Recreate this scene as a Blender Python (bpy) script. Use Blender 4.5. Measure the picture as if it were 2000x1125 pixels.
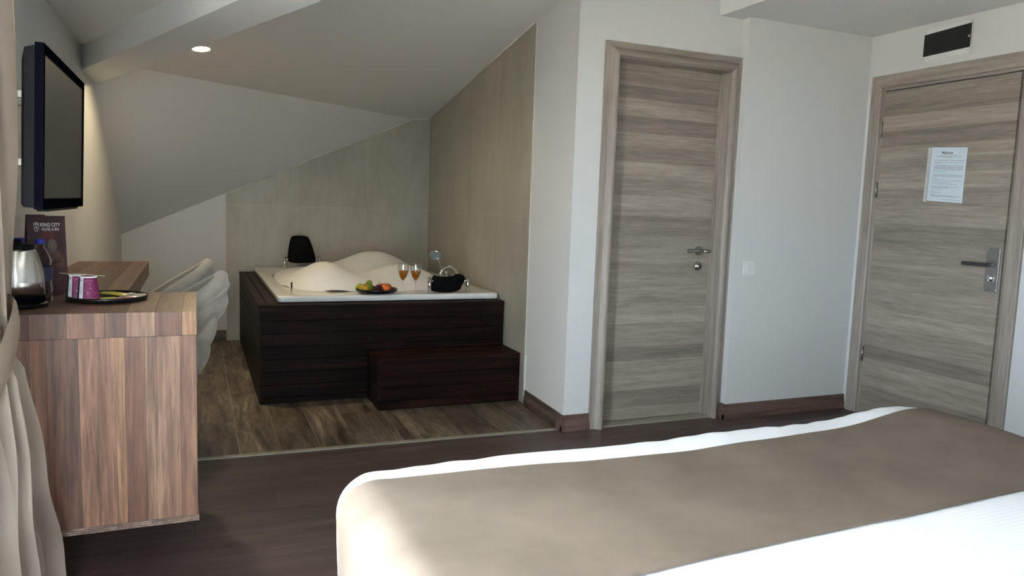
import bpy, bmesh, math, random
from mathutils import Vector, Matrix, noise
random.seed(7)
scene = bpy.context.scene
COL = scene.collection
for o in list(bpy.data.objects):
    bpy.data.objects.remove(o)

# ------------------------------------------------------------------ camera
cam_d = bpy.data.cameras.new('camera')
cam = bpy.data.objects.new('camera', cam_d)
COL.objects.link(cam)
cam_d.sensor_width = 36.0
cam_d.lens = 1447.02 / 2000 * 36
cam_d.clip_start = 0.02
YAW, PITCH, ROLL = math.radians(23.1818), math.radians(6.2082), math.radians(-1.9479)
cy, sy = math.cos(YAW), math.sin(YAW)
fw = Vector((sy, cy, 0)); rt = Vector((cy, -sy, 0)); dn = Vector((0, 0, -1))
f2 = fw * math.cos(PITCH) + dn * math.sin(PITCH)
d2 = dn * math.cos(PITCH) - fw * math.sin(PITCH)
r3 = rt * math.cos(ROLL) + d2 * math.sin(ROLL)
d3 = d2 * math.cos(ROLL) - rt * math.sin(ROLL)
cam.matrix_world = Matrix(((r3.x, -d3.x, -f2.x, 0), (r3.y, -d3.y, -f2.y, 0), (r3.z, -d3.z, -f2.z, 1.2), (0, 0, 0, 1)))
scene.camera = cam

# ------------------------------------------------------------------ world, exposure
world = bpy.data.worlds.new('sky'); scene.world = world
world.use_nodes = True
wn = world.node_tree.nodes
bg = wn['Background']
bg.inputs[0].default_value = (0.74, 0.88, 1.0, 1)
bg.inputs[1].default_value = 10.0
scene.view_settings.view_transform = 'Standard'
scene.view_settings.look = 'None'
scene.view_settings.gamma = 1
scene.view_settings.use_curve_mapping = False
scene.view_settings.exposure = 2.12

sun_d = bpy.data.lights.new('sun', 'SUN'); sun_d.energy = 40; sun_d.angle = 0.0093; sun_d.color = (1.0, 0.96, 0.90)
sun = bpy.data.objects.new('sun', sun_d); COL.objects.link(sun)
sun.rotation_euler = (0, math.radians(38), math.radians(35))     # stands behind the building, on its far side from the window
# main measures of the room (metres)
XL, XE = -0.548, 3.797          # left wall, entrance wall
YB, YR = 6.617, -0.55           # back wall of the alcove, wall behind the bed
YW, YA = 3.49, 3.43             # bathroom wall, wall with the switch
WIN = (0.65, 1.88, 0.08, 1.90)  # window opening y0 y1 z0 z1
WIN2 = (-0.50, 0.02, 0.05, 1.90)  # glazed balcony door behind the camera x0 x1 z0 z1

# daylight enters through the window: a portal guides the sampling of the sky
pl = bpy.data.lights.new('window_portal', 'AREA'); pl.shape = 'RECTANGLE'
pl.size = WIN[3] - WIN[2]; pl.size_y = WIN[1] - WIN[0]
pl.cycles.is_portal = True
po = bpy.data.objects.new('window_portal', pl); COL.objects.link(po)
po.location = (XL - 0.14, (WIN[0] + WIN[1]) / 2, (WIN[2] + WIN[3]) / 2)
po.rotation_euler = (0, math.radians(-90), 0)
pl2 = bpy.data.lights.new('balcony_portal', 'AREA'); pl2.shape = 'RECTANGLE'
pl2.size = WIN2[1] - WIN2[0]; pl2.size_y = WIN2[3] - WIN2[2]; pl2.cycles.is_portal = True
po2 = bpy.data.objects.new('balcony_portal', pl2); COL.objects.link(po2)
po2.location = ((WIN2[0] + WIN2[1]) / 2, YR - 0.02, (WIN2[2] + WIN2[3]) / 2)
po2.rotation_euler = (math.radians(90), 0, 0)

# ------------------------------------------------------------------ mesh helpers
class MB:
    def __init__(self):
        self.v = []; self.f = []; self.s = []
    def add(self, vs, fs, smooth=False):
        b = len(self.v)
        self.v += [tuple(p) for p in vs]
        self.f += [tuple(i + b for i in q) for q in fs]
        self.s += [smooth] * len(fs)
        return self
    def box(self, x0, x1, y0, y1, z0, z1):
        vs = [(x, y, z) for x in (x0, x1) for y in (y0, y1) for z in (z0, z1)]
        return self.add(vs, [(0, 1, 3, 2), (4, 6, 7, 5), (0, 4, 5, 1), (2, 3, 7, 6), (0, 2, 6, 4), (1, 5, 7, 3)])
    def prism(self, pts, off):
        """polygon of 3D points extruded by the vector off"""
        n = len(pts); off = Vector(off)
        vs = [Vector(p) for p in pts]; vs += [p + off for p in vs]
        fs = [tuple(range(n))[::-1], tuple(range(n, 2 * n))] + [(i, (i + 1) % n, n + (i + 1) % n, n + i) for i in range(n)]
        return self.add(vs, fs)
    def grid(self, rows, closed_u=False, closed_v=False, smooth=True):
        m = len(rows); n = len(rows[0])
        vs = [p for r in rows for p in r]; fs = []
        for i in range(m if closed_v else m - 1):
            for j in range(n if closed_u else n - 1):
                a = i * n + j; b = i * n + (j + 1) % n
                c = ((i + 1) % m) * n + (j + 1) % n; d = ((i + 1) % m) * n + j
                fs.append((a, b, c, d))
        return self.add(vs, fs, smooth)
    def lathe(self, prof, c=(0, 0, 0), seg=24, axis='Z', smooth=True, sx=1, sy_=1):
        rows = []
        for r, h in prof:
            row = []
            for k in range(seg):
                a = 2 * math.pi * k / seg
                p = (r * math.cos(a) * sx, r * math.sin(a) * sy_, h)
                if axis == 'X': p = (p[2], p[0], p[1])
                if axis == 'Y': p = (p[0], p[2], p[1])
                row.append((p[0] + c[0], p[1] + c[1], p[2] + c[2]))
            rows.append(row)
        return self.grid(rows, closed_u=True, smooth=smooth)
    def tube(self, path, r, seg=8, caps=True, smooth=True):
        path = [Vector(p) for p in path]
        n = len(path)
        rs = r if isinstance(r, (list, tuple)) else [r] * n
        t0 = (path[1] - path[0]).normalized()
        up = Vector((0, 0, 1)) if abs(t0.z) < 0.9 else Vector((1, 0, 0))
        nn = t0.cross(up).normalized()
        rows = []
        for i, p in enumerate(path):
            t = (path[min(i + 1, n - 1)] - path[max(i - 1, 0)]).normalized()
            nn = (nn - t * nn.dot(t)).normalized()
            bb = t.cross(nn)
            rows.append([p + (nn * math.cos(2 * math.pi * k / seg) + bb * math.sin(2 * math.pi * k / seg)) * rs[i] for k in range(seg)])
        b = len(self.v)
        self.grid(rows, closed_u=True, smooth=smooth)
        if caps:
            self.f.append(tuple(b + k for k in range(seg))[::-1]); self.s.append(False)
            self.f.append(tuple(b + (n - 1) * seg + k for k in range(seg))); self.s.append(False)
        return self
    def ball(self, c, r, seg=14, rings=8, sz=1.0, sxx=1.0):
        rows = []
        for i in range(rings + 1):
            a = math.pi * i / rings
            rr = max(math.sin(a), 1e-3) * r
            rows.append([(c[0] + rr * math.cos(2 * math.pi * k / seg) * sxx, c[1] + rr * math.sin(2 * math.pi * k / seg), c[2] - math.cos(a) * r * sz) for k in range(seg)])
        return self.grid(rows, closed_u=True)
    def mesh(self, name, bevel=0, fix=True):
        me = bpy.data.meshes.new(name)
        me.from_pydata(self.v, [], self.f)
        me.polygons.foreach_set('use_smooth', self.s)
        if fix or bevel:
            bm = bmesh.new(); bm.from_mesh(me)
            if bevel:
                bmesh.ops.bevel(bm, geom=bm.edges[:], offset=bevel, segments=2, affect='EDGES', clamp_overlap=True)
            bmesh.ops.recalc_face_normals(bm, faces=bm.faces[:])
            bm.to_mesh(me); bm.free()
        return me

def obj(name, mb, mat, parent=None, bevel=0, color=None, local=False, fix=True):
    """one mesh object; coordinates are world ones unless local"""
    me = mb.mesh(name, bevel, fix) if isinstance(mb, MB) else mb
    if mat and not me.materials: me.materials.append(mat)
    o = bpy.data.objects.new(name, me); COL.objects.link(o)
    if parent:
        o.parent = parent
        if not local and parent.type == 'EMPTY':
            o.matrix_parent_inverse = Matrix.Translation(parent.location).inverted()
    if color: o.color = (*color, 1)
    return o

def tag(o, label, cat, group=None, kind=None):
    o['label'] = label; o['category'] = cat
    if group: o['group'] = group
    if kind: o['kind'] = kind
    return o

def thing(name, label, cat, loc=(0, 0, 0), rz=0, group=None):
    o = bpy.data.objects.new(name, None); COL.objects.link(o)
    o.empty_display_size = 0.05
    o.location = loc; o.rotation_euler = (0, 0, rz)
    return tag(o, label, cat, group)

def struct(name, mb, mat, label=None, cat=None, bevel=0):
    o = obj(name, mb, mat, bevel=bevel); o['kind'] = 'structure'
    if label: o['label'] = label
    if cat: o['category'] = cat
    return o

def copy_tree(o, parent=None):
    c = o.copy(); COL.objects.link(c)
    if parent: c.parent = parent
    for ch in list(o.children): copy_tree(ch, c)
    return c

# ------------------------------------------------------------------ materials
def newmat(name):
    m = bpy.data.materials.new(name); m.use_nodes = True
    nt = m.node_tree
    return m, nt, nt.nodes['Principled BSDF']

def N(nt, typ, **kw):
    n = nt.nodes.new(typ)
    for k, v in kw.items(): setattr(n, k, v)
    return n

def mapped(nt, scale):
    tc = N(nt, 'ShaderNodeTexCoord'); mp = N(nt, 'ShaderNodeMapping')
    mp.inputs['Scale'].default_value = scale
    nt.links.new(tc.outputs['Object'], mp.inputs['Vector'])
    return mp.outputs[0]

def noise_n(nt, vec, scale, detail=4, rough=0.55, dist=0.0):
    n = N(nt, 'ShaderNodeTexNoise')
    n.inputs['Scale'].default_value = scale; n.inputs['Detail'].default_value = detail
    n.inputs['Roughness'].default_value = rough; n.inputs['Distortion'].default_value = dist
    nt.links.new(vec, n.inputs['Vector'])
    return n.outputs['Fac']

def ramp(nt, fac, stops):
    r = N(nt, 'ShaderNodeValToRGB')
    el = r.color_ramp.elements
    el[0].position, el[0].color = stops[0][0], (*stops[0][1], 1)
    el[1].position, el[1].color = stops[-1][0], (*stops[-1][1], 1)
    for p, c in stops[1:-1]:
        e = el.new(p); e.color = (*c, 1)
    nt.links.new(fac, r.inputs[0])
    return r.outputs[0]

def mixc(nt, a, b, fac=1.0, mode='MULTIPLY'):
    m = N(nt, 'ShaderNodeMix', data_type='RGBA', blend_type=mode)
    if isinstance(fac, float): m.inputs[0].default_value = fac
    else: nt.links.new(fac, m.inputs[0])
    nt.links.new(a, m.inputs[6]); nt.links.new(b, m.inputs[7])
    return m.outputs[2]

def bump(nt, bs, h, strength=0.1, dist=0.002):
    b = N(nt, 'ShaderNodeBump'); b.inputs['Strength'].default_value = strength; b.inputs['Distance'].default_value = dist
    nt.links.new(h, b.inputs['Height']); nt.links.new(b.outputs[0], bs.inputs['Normal'])

def plain(name, c, rough=0.5, metal=0.0, var=0.06, scale=30, bmp=0.0, **kw):
    m, nt, bs = newmat(name)
    v = mapped(nt, (1, 1, 1))
    n = noise_n(nt, v, scale, 3)
    lo = tuple(x * (1 - var) for x in c); hi = tuple(min(1, x * (1 + var)) for x in c)
    nt.links.new(ramp(nt, n, [(0.3, lo), (0.7, hi)]), bs.inputs['Base Color'])
    bs.inputs['Roughness'].default_value = rough; bs.inputs['Metallic'].default_value = metal
    if bmp: bump(nt, bs, n, bmp)
    for k, val in kw.items(): bs.inputs[k.replace('_', ' ')].default_value = val
    return m

def wood(name, dark, mid, light, stretch, rough=0.45, objcol=False, bands=None, streak=0.35, spec=0.5, bmp=0.08, knots=False):
    """stretch: scale per axis, small along the grain"""
    m, nt, bs = newmat(name)
    v = mapped(nt, stretch)
    if objcol:   # shift the figure from board to board
        oi = N(nt, 'ShaderNodeObjectInfo'); ad = N(nt, 'ShaderNodeVectorMath', operation='ADD')
        mu = N(nt, 'ShaderNodeVectorMath', operation='SCALE'); mu.inputs['Scale'].default_value = 37.0
        cb = N(nt, 'ShaderNodeCombineXYZ')
        for k in range(3): nt.links.new(oi.outputs['Random'], cb.inputs[k])
        nt.links.new(cb.outputs[0], mu.inputs[0]); nt.links.new(v, ad.inputs[0]); nt.links.new(mu.outputs[0], ad.inputs[1])
        v = ad.outputs[0]
    n1 = noise_n(nt, v, 1.0, 6, 0.6, 0.6)
    n2 = noise_n(nt, v, 5.0, 5, 0.7, 0.2)
    c = ramp(nt, n1, [(0.34, dark), (0.5, mid), (0.66, light)])
    g = ramp(nt, n2, [(0.35, (1 - streak,) * 3), (0.62, (1, 1, 1))])
    c = mixc(nt, c, g, 1.0)
    if knots:
        n3 = noise_n(nt, v, 0.55, 8, 0.75, 1.6)
        c = mixc(nt, c, ramp(nt, n3, [(0.30, (0.28, 0.23, 0.2)), (0.43, (1, 1, 1))]), 1.0)
    if bands:
        ax, fr, lo, hi = bands
        tc = N(nt, 'ShaderNodeTexCoord'); sp = N(nt, 'ShaderNodeSeparateXYZ')
        nt.links.new(tc.outputs['Object'], sp.inputs[0])
        vo = N(nt, 'ShaderNodeTexVoronoi', voronoi_dimensions='1D'); vo.inputs['Scale'].default_value = fr
        nt.links.new(sp.outputs[ax], vo.inputs['W'])
        sc = N(nt, 'ShaderNodeSeparateColor'); nt.links.new(vo.outputs['Color'], sc.inputs[0])
        c = mixc(nt, c, ramp(nt, sc.outputs[0], [(0.0, lo), (1.0, hi)]), 1.0)
    if objcol:
        c = mixc(nt, c, oi.outputs['Color'], 1.0)
    nt.links.new(c, bs.inputs['Base Color'])
    bs.inputs['Roughness'].default_value = rough
    bs.inputs['Specular IOR Level'].default_value = spec
    bump(nt, bs, n2, bmp, 0.001)
    return m

M = {}
M['wall'] = plain('wall_paint', (0.64, 0.64, 0.625), 0.85, var=0.02, scale=220, bmp=0.05)
M['ceiling'] = plain('ceiling_paint', (0.72, 0.72, 0.71), 0.9, var=0.015, scale=150, bmp=0.04)
M['white'] = plain('white_plastic', (0.72, 0.72, 0.70), 0.35, var=0.01)
M['chrome'] = plain('chrome', (0.72, 0.72, 0.72), 0.12, 1.0, var=0.02)
M['nickel'] = plain('brushed_nickel', (0.42, 0.40, 0.36), 0.32, 1.0, var=0.05)
M['steel'] = plain('brushed_steel', (0.60, 0.60, 0.58), 0.25, 1.0, var=0.06, scale=60)
M['plate_steel'] = plain('satin_lock_steel', (0.42, 0.42, 0.41), 0.38, 1.0, var=0.05)
M['lever_steel'] = plain('dark_satin_steel', (0.16, 0.16, 0.155), 0.3, 1.0, var=0.05)
M['black_plastic'] = plain('black_plastic', (0.005, 0.005, 0.006), 0.5, Specular_IOR_Level=0.12)
M['black_gloss'] = plain('black_gloss', (0.003, 0.0035, 0.006), 0.6, Specular_IOR_Level=0.0)
M['black_foam'] = plain('black_rubber', (0.0035, 0.0035, 0.004), 0.8, bmp=0.1, Specular_IOR_Level=0.1)
M['black_card'] = plain('black_card', (0.008, 0.008, 0.008), 0.6)
M['grout'] = plain('pale_grout', (0.55, 0.53, 0.48), 0.9)
M['acrylic'] = plain('white_acrylic', (0.80, 0.79, 0.74), 0.12, var=0.01)
M['foamy'] = plain('bath_foam', (0.82, 0.81, 0.77), 0.95, var=0.02, scale=60, bmp=0.25, Subsurface_Weight=0.0)
M['subfloor'] = plain('dark_joint', (0.02, 0.016, 0.014), 0.9)
M['strip'] = plain('threshold_metal', (0.36, 0.33, 0.27), 0.45, 0.2)
M['tray'] = plain('black_lacquer', (0.008, 0.007, 0.007), 0.22)
M['card'] = plain('burgundy_card', (0.050, 0.010, 0.016), 0.4, var=0.3, scale=9)
M['ink_white'] = plain('white_ink', (0.62, 0.60, 0.60), 0.6)
M['ink_grey'] = plain('grey_ink', (0.20, 0.22, 0.25), 0.8)
M['paper'] = plain('white_paper', (0.62, 0.70, 0.76), 0.35, var=0.01)
M['sleeve'] = plain('clear_sleeve_strip', (0.55, 0.56, 0.54), 0.3)
M['magenta'] = plain('magenta_paper', (0.17, 0.014, 0.078), 0.55, var=0.04)
M['teal'] = plain('dark_teal_paper', (0.010, 0.030, 0.034), 0.55)
M['cup_white'] = plain('cup_white_paper', (0.62, 0.64, 0.62), 0.6)
M['bamboo'] = plain('pale_wooden_stick', (0.62, 0.54, 0.40), 0.7)
M['blue_cap'] = plain('blue_cap', (0.010, 0.022, 0.32), 0.35)
M['navy'] = plain('navy_label', (0.012, 0.014, 0.06), 0.4)
M['yellow_pack'] = plain('yellow_sachet', (0.45, 0.36, 0.02), 0.3, var=0.3, scale=60)
M['lime_pack'] = plain('lime_sachet', (0.36, 0.38, 0.03), 0.35, var=0.2, scale=60)
M['red_pack'] = plain('red_sachet', (0.42, 0.012, 0.02), 0.3, var=0.3, scale=50)
M['silver_pack'] = plain('pale_sachet', (0.50, 0.46, 0.38), 0.25, 0.3, var=0.4, scale=70)
M['pink_pack'] = plain('pink_silver_sachet', (0.5, 0.25, 0.27), 0.25, 0.3, var=0.5, scale=70)
M['seal'] = plain('white_sealant', (0.62, 0.61, 0.57), 0.6)
M['velvet'] = plain('beige_velvet', (0.46, 0.42, 0.36), 0.8, var=0.08, scale=14, Sheen_Weight=0.4, Sheen_Roughness=0.4)
M['dark_leg'] = plain('dark_leg', (0.02, 0.016, 0.013), 0.4)
M['panel_dark'] = plain('tv_screen', (0.026, 0.026, 0.025), 0.35, var=0.02, Specular_IOR_Level=0.3)
M['red_fruit'] = plain('red_apple_skin', (0.50, 0.035, 0.02), 0.3, var=0.35, scale=25)
M['orange_fruit'] = plain('orange_peel', (0.70, 0.13, 0.015), 0.4, var=0.12, scale=120, bmp=0.2)
M['yellow_fruit'] = plain('yellow_fruit_skin', (0.58, 0.34, 0.02), 0.4, var=0.2, scale=30)
M['green_fruit'] = plain('green_apple_skin', (0.22, 0.27, 0.02), 0.32, var=0.3, scale=30)
M['grape'] = plain('dark_grape_skin', (0.045, 0.006, 0.014), 0.3, var=0.4, scale=60)
M['stalk'] = plain('brown_stalk', (0.05, 0.03, 0.015), 0.7)
M['dl_ring'] = plain('downlight_ring', (0.75, 0.73, 0.68), 0.4)
M['ground'] = plain('street_ground', (0.32, 0.285, 0.235), 0.9, var=0.3, scale=0.3)
M['bed_base'] = plain('bed_base_fabric', (0.10, 0.085, 0.07), 0.9)

M['laminate'] = wood('dark_laminate', (0.060, 0.037, 0.032), (0.088, 0.056, 0.049), (0.115, 0.077, 0.068), (1.2, 14, 14), 0.42, True, streak=0.25, bmp=0.04)
M['tile_wood'] = wood('wood_look_tile', (0.075, 0.052, 0.034), (0.185, 0.140, 0.098), (0.32, 0.26, 0.19), (13, 1.7, 13), 0.4, True, streak=0.55, bmp=0.05, knots=True)
M['deck'] = wood('dark_stained_wood', (0.0085, 0.0048, 0.0042), (0.0150, 0.0078, 0.0062), (0.030, 0.0135, 0.0100), (1.5, 16, 30), 0.55, True, streak=0.3, spec=0.08)
M['deck_y'] = wood('dark_stained_wood_side', (0.009, 0.006, 0.0052), (0.0145, 0.009, 0.0078), (0.022, 0.0135, 0.011), (16, 1.5, 30), 0.55, True, streak=0.3, spec=0.2)
M['door'] = wood('grey_oak_door', (0.285, 0.242, 0.198), (0.350, 0.300, 0.248), (0.405, 0.352, 0.295), (1.6, 1.6, 26), 0.5, False, bands=(2, 11.0, (0.72, 0.71, 0.70), (1.12, 1.11, 1.09)), streak=0.26)
M['casing'] = wood('grey_oak_casing', (0.285, 0.238, 0.200), (0.350, 0.298, 0.254), (0.400, 0.346, 0.298), (24, 24, 1.4), 0.5, False, streak=0.24)
M['casing_h'] = wood('grey_oak_casing_head', (0.285, 0.238, 0.200), (0.350, 0.298, 0.254), (0.400, 0.346, 0.298), (1.4, 1.4, 24), 0.5, False, streak=0.24)
M['skirting'] = wood('brown_skirting', (0.115, 0.064, 0.050), (0.155, 0.090, 0.072), (0.195, 0.120, 0.096), (1.5, 1.5, 24), 0.5, False, streak=0.25)
M['skirting_tile'] = wood('wood_look_skirting', (0.05, 0.036, 0.025), (0.10, 0.075, 0.053), (0.15, 0.115, 0.085), (6, 2, 20), 0.45, False, streak=0.4)
M['desk_v'] = wood('walnut_board', (0.40, 0.33, 0.30), (0.62, 0.55, 0.50), (0.80, 0.74, 0.68), (22, 22, 1.1), 0.42, True, streak=0.5, knots=True, spec=0.3)
M['desk_y'] = wood('walnut_board_top', (0.40, 0.33, 0.30), (0.62, 0.55, 0.50), (0.80, 0.74, 0.68), (22, 1.1, 22), 0.40, True, streak=0.45, spec=0.3)

def tile_mat():
    m, nt, bs = newmat('beige_wall_tile')
    v = mapped(nt, (1, 1, 0.5))
    n1 = noise_n(nt, v, 3.0, 6, 0.6, 0.5)
    n2 = noise_n(nt, mapped(nt, (3, 3, 0.6)), 7.0, 5, 0.7)
    c = ramp(nt, n1, [(0.3, (0.36, 0.335, 0.27)), (0.7, (0.46, 0.435, 0.365))])
    c = mixc(nt, c, ramp(nt, n2, [(0.3, (0.90, 0.89, 0.87)), (0.65, (1, 1, 1))]), 1.0)
    oi = N(nt, 'ShaderNodeObjectInfo'); c = mixc(nt, c, oi.outputs['Color'], 1.0)
    nt.links.new(c, bs.inputs['Base Color']); bs.inputs['Roughness'].default_value = 0.42
    return m
M['tile'] = tile_mat()

def cloth(name, c, rough=0.75, stripes=None, sheen=0.0, var=0.05, patch=6, weave=0.15, spec=0.3):
    m, nt, bs = newmat(name)
    v = mapped(nt, (1, 1, 1))
    n = noise_n(nt, v, patch, 5, 0.6)
    col = ramp(nt, n, [(0.3, tuple(x * (1 - var) for x in c)), (0.7, tuple(min(1, x * (1 + var)) for x in c))])
    h = noise_n(nt, v, 500, 2)
    if stripes:
        tc = N(nt, 'ShaderNodeTexCoord'); sp = N(nt, 'ShaderNodeSeparateXYZ'); nt.links.new(tc.outputs['Object'], sp.inputs[0])
        mu = N(nt, 'ShaderNodeMath', operation='MULTIPLY'); mu.inputs[1].default_value = stripes
        nt.links.new(sp.outputs[1], mu.inputs[0])
        si = N(nt, 'ShaderNodeMath', operation='SINE'); nt.links.new(mu.outputs[0], si.inputs[0])
        col = mixc(nt, col, ramp(nt, si.outputs[0], [(0.35, (0.93, 0.93, 0.935)), (0.6, (1, 1, 1))]), 1.0)
    nt.links.new(col, bs.inputs['Base Color'])
    bs.inputs['Roughness'].default_value = rough; bs.inputs['Sheen Weight'].default_value = sheen; bs.inputs['Specular IOR Level'].default_value = spec
    bump(nt, bs, h, weave, 0.001)
    return m
M['sheet'] = cloth('white_sateen', (0.87, 0.875, 0.88), 0.7, stripes=2 * math.pi / 0.013, var=0.01)
M['runner'] = cloth('brown_suede', (0.165, 0.128, 0.098), 0.72, sheen=0.0, var=0.14, patch=5, spec=0.15)
M['curtain'] = cloth('beige_satin', (0.255, 0.202, 0.158), 0.5, sheen=0.0, var=0.03)

def glass_mat(name, c=(1, 1, 1), ior=1.45, rough=0.0):
    m, nt, bs = newmat(name)
    v = mapped(nt, (1, 1, 1)); n = noise_n(nt, v, 8, 1)
    nt.links.new(ramp(nt, n, [(0.3, tuple(x * 0.98 for x in c)), (0.7, c)]), bs.inputs['Base Color'])
    bs.inputs['Transmission Weight'].default_value = 1; bs.inputs['Roughness'].default_value = rough; bs.inputs['IOR'].default_value = ior
    return m
M['bottle'] = glass_mat('clear_bottle', (0.90, 0.94, 0.95), 1.2, 0.08)
M['amber'] = plain('amber_drink', (0.80, 0.33, 0.02), 0.1, var=0.05, Transmission_Weight=0.6, IOR=1.33)
def pane_mat():
    m, nt, bs = newmat('window_pane')
    t = N(nt, 'ShaderNodeBsdfTransparent'); g = N(nt, 'ShaderNodeBsdfGlossy'); g.inputs['Roughness'].default_value = 0.02
    lw = N(nt, 'ShaderNodeLayerWeight'); lw.inputs[0].default_value = 0.5; mx = N(nt, 'ShaderNodeMixShader')
    pw = N(nt, 'ShaderNodeMath', operation='POWER'); pw.inputs[1].default_value = 3.0; nt.links.new(lw.outputs['Facing'], pw.inputs[0])
    ma = N(nt, 'ShaderNodeMath', operation='MULTIPLY_ADD'); ma.inputs[1].default_value = 0.5; ma.inputs[2].default_value = 0.04; nt.links.new(pw.outputs[0], ma.inputs[0])
    nt.links.new(ma.outputs[0], mx.inputs[0]); nt.links.new(t.outputs[0], mx.inputs[1]); nt.links.new(g.outputs[0], mx.inputs[2])
    nt.links.new(mx.outputs[0], nt.nodes['Material Output'].inputs[0])
    return m
M['pane'] = pane_mat(); M['glass'] = M['pane'].copy(); M['glass'].name = 'thin_wine_glass'
for n_ in M['glass'].node_tree.nodes:
    if n_.type == 'MATH' and n_.operation == 'MULTIPLY_ADD': n_.inputs[2].default_value = 0.12
def emit(name, c, s):
    m, nt, bs = newmat(name)
    bs.inputs['Base Color'].default_value = (*c, 1); bs.inputs['Emission Color'].default_value = (*c, 1); bs.inputs['Emission Strength'].default_value = s
    return m
M['lamp'] = emit('downlight_lens', (1.0, 0.84, 0.52), 14)

# ------------------------------------------------------------------ the setting
def p2z(x, y): return 1.96 + 0.155 * ((x - 1.8) * 0.577 - (y - 6.617) * 0.817)
def p1z(x, y): return 1.96 + 0.79 * ((x - 1.8) * 0.577 - (y - 6.617) * 0.817)

def wall_open(axis, pos, thick, a0, a1, z0, z1, openings):
    """wall in the plane axis=pos, with rectangular openings (b0,b1,c0,c1)"""
    mb = MB()
    def bx(u0, u1, w0, w1):
        if u1 - u0 < 1e-4 or w1 - w0 < 1e-4: return
        lo, hi = min(pos, pos + thick), max(pos, pos + thick)
        if axis == 'X': mb.box(lo, hi, u0, u1, w0, w1)
        else: mb.box(u0, u1, lo, hi, w0, w1)
    cur = a0
    for b0, b1, c0, c1 in openings:
        bx(cur, b0, z0, z1); bx(b0, b1, z0, c0); bx(b0, b1, c1, z1); cur = b1
    bx(cur, a1, z0, z1)
    return mb

# floors ------------------------------------------------------------
strip_y = lambda x: 3.60 - (x - XL) * (0.07 / 2.35)
floor = struct('floor', MB().box(XL - 0.3, XE + 0.2, YR - 0.1, 3.56, -0.12, -0.0025), M['subfloor'], 'dark brown laminate floor around the bed', 'floor')
W = 0.192
row = 0; y = YR
while y < 3.56:
    y1 = min(y + W, 3.57)
    x = XL - [0.2, 0.75, 0.45, 1.0][row % 4]
    while x < XE:
        xa, xb = max(x, XL), min(x + 1.28, XE)
        if xb - xa > 0.05:
            t = 0.86 + 0.28 * random.random()
            obj('laminate_plank', MB().box(xa + 0.0006, xb - 0.0006, y + 0.0006, y1 - 0.0006, -0.012, 0.0), M['laminate'], floor, color=(t, t * random.uniform(0.97, 1.03), t))
        x += 1.28
    y += W; row += 1
floor2 = struct('floor', MB().box(XL - 0.3, 2.15, 3.561, YB + 0.2, -0.12, -0.003), M['grout'], 'wood-look tile floor of the bath alcove', 'floor')
k = -6
while 0.553 + 0.187 * k < 2.0:
    xa, xb = 0.553 + 0.187 * k, 0.553 + 0.187 * (k + 1)
    y = 4.155 - 1.2 if k % 2 else 4.155 - 0.6
    while y < YB:
        ya, yb = max(y, 3.562), min(y + 1.2, YB)
        if yb - ya > 0.03 and xa < 1.97:
            t = random.uniform(0.8, 1.2)
            obj('floor_tile', MB().box(max(xa, XL) + 0.0012, min(xb, 1.975) - 0.0012, ya + 0.0012, yb - 0.0012, -0.012, 0.0), M['tile_wood'], floor2, color=(t, t * random.uniform(0.96, 1.02), t * random.uniform(0.93, 1.03)))
        y += 1.2
    k += 1
mb = MB(); mb.prism([(XL, strip_y(XL) - 0.016, -0.002), (1.80, strip_y(1.8) - 0.016, -0.002), (1.80, strip_y(1.8) + 0.016, -0.002), (XL, strip_y(XL) + 0.016, -0.002)], (0, 0, 0.006))
struct('trim_1', mb, M['strip'], 'pale threshold strip between laminate and alcove tiles', 'trim')

# walls -------------------------------------------------------------
HT = 3.35
struct('wall_left', wall_open('X', XL, -0.28, YR - 0.1, YB + 0.2, -0.1, HT, [WIN]), M['wall'], 'low white wall behind the desk and television', 'wall')
wall_back = struct('wall_back', wall_open('Y', YB + 0.010, 0.15, XL - 0.28, 2.2, -0.1, 2.6, []), M['wall'], 'back wall of the bath alcove, painted left and tiled right', 'wall')
struct('wall_rear', wall_open('Y', YR, -0.15, XL - 0.28, XE + 0.2, -0.1, HT, [WIN2]), M['wall'], 'white wall behind the bed head', 'wall')
wa, wb = (1.822, YW), (1.980, YB + 0.03)
mb = MB().prism([(wa[0], wa[1], -0.1), (wb[0], wb[1], -0.1), (wb[0] + 0.12, wb[1], -0.1), (wa[0] + 0.12, wa[1], -0.1)], (0, 0, 2.7))
wall_right = struct('wall_right', mb, M['wall'], 'right side wall of the alcove, painted edge and beige tiles', 'wall')
struct('wall_bathroom', wall_open('Y', YW, 0.12, wa[0] + 0.12, 2.93, -0.1, HT, [(2.046, 2.800, -0.05, 2.004)]).box(2.0, 2.85, YW + 0.115, YW + 0.14, -0.1, 2.1), M['wall'], 'white wall around the bathroom door', 'wall')  # unseen panel added behind the door to keep sky light from leaking in
struct('wall_far', wall_open('Y', YA, 0.20, 2.862, XE + 0.15, -0.1, HT, []), M['wall'], 'white wall with the light switch between the two doors', 'wall')
struct('wall_entrance', wall_open('X', XE, 0.15, YR - 0.1, YA + 0.1, -0.1, HT, [(2.488, 3.308, -0.05, 1.969)]).box(XE + 0.13, XE + 0.16, 2.40, 3.40, -0.1, 2.1), M['wall'], 'white wall around the entrance door', 'wall')  # extra box is an added, unseen backing that shuts out light around the slab

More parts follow.
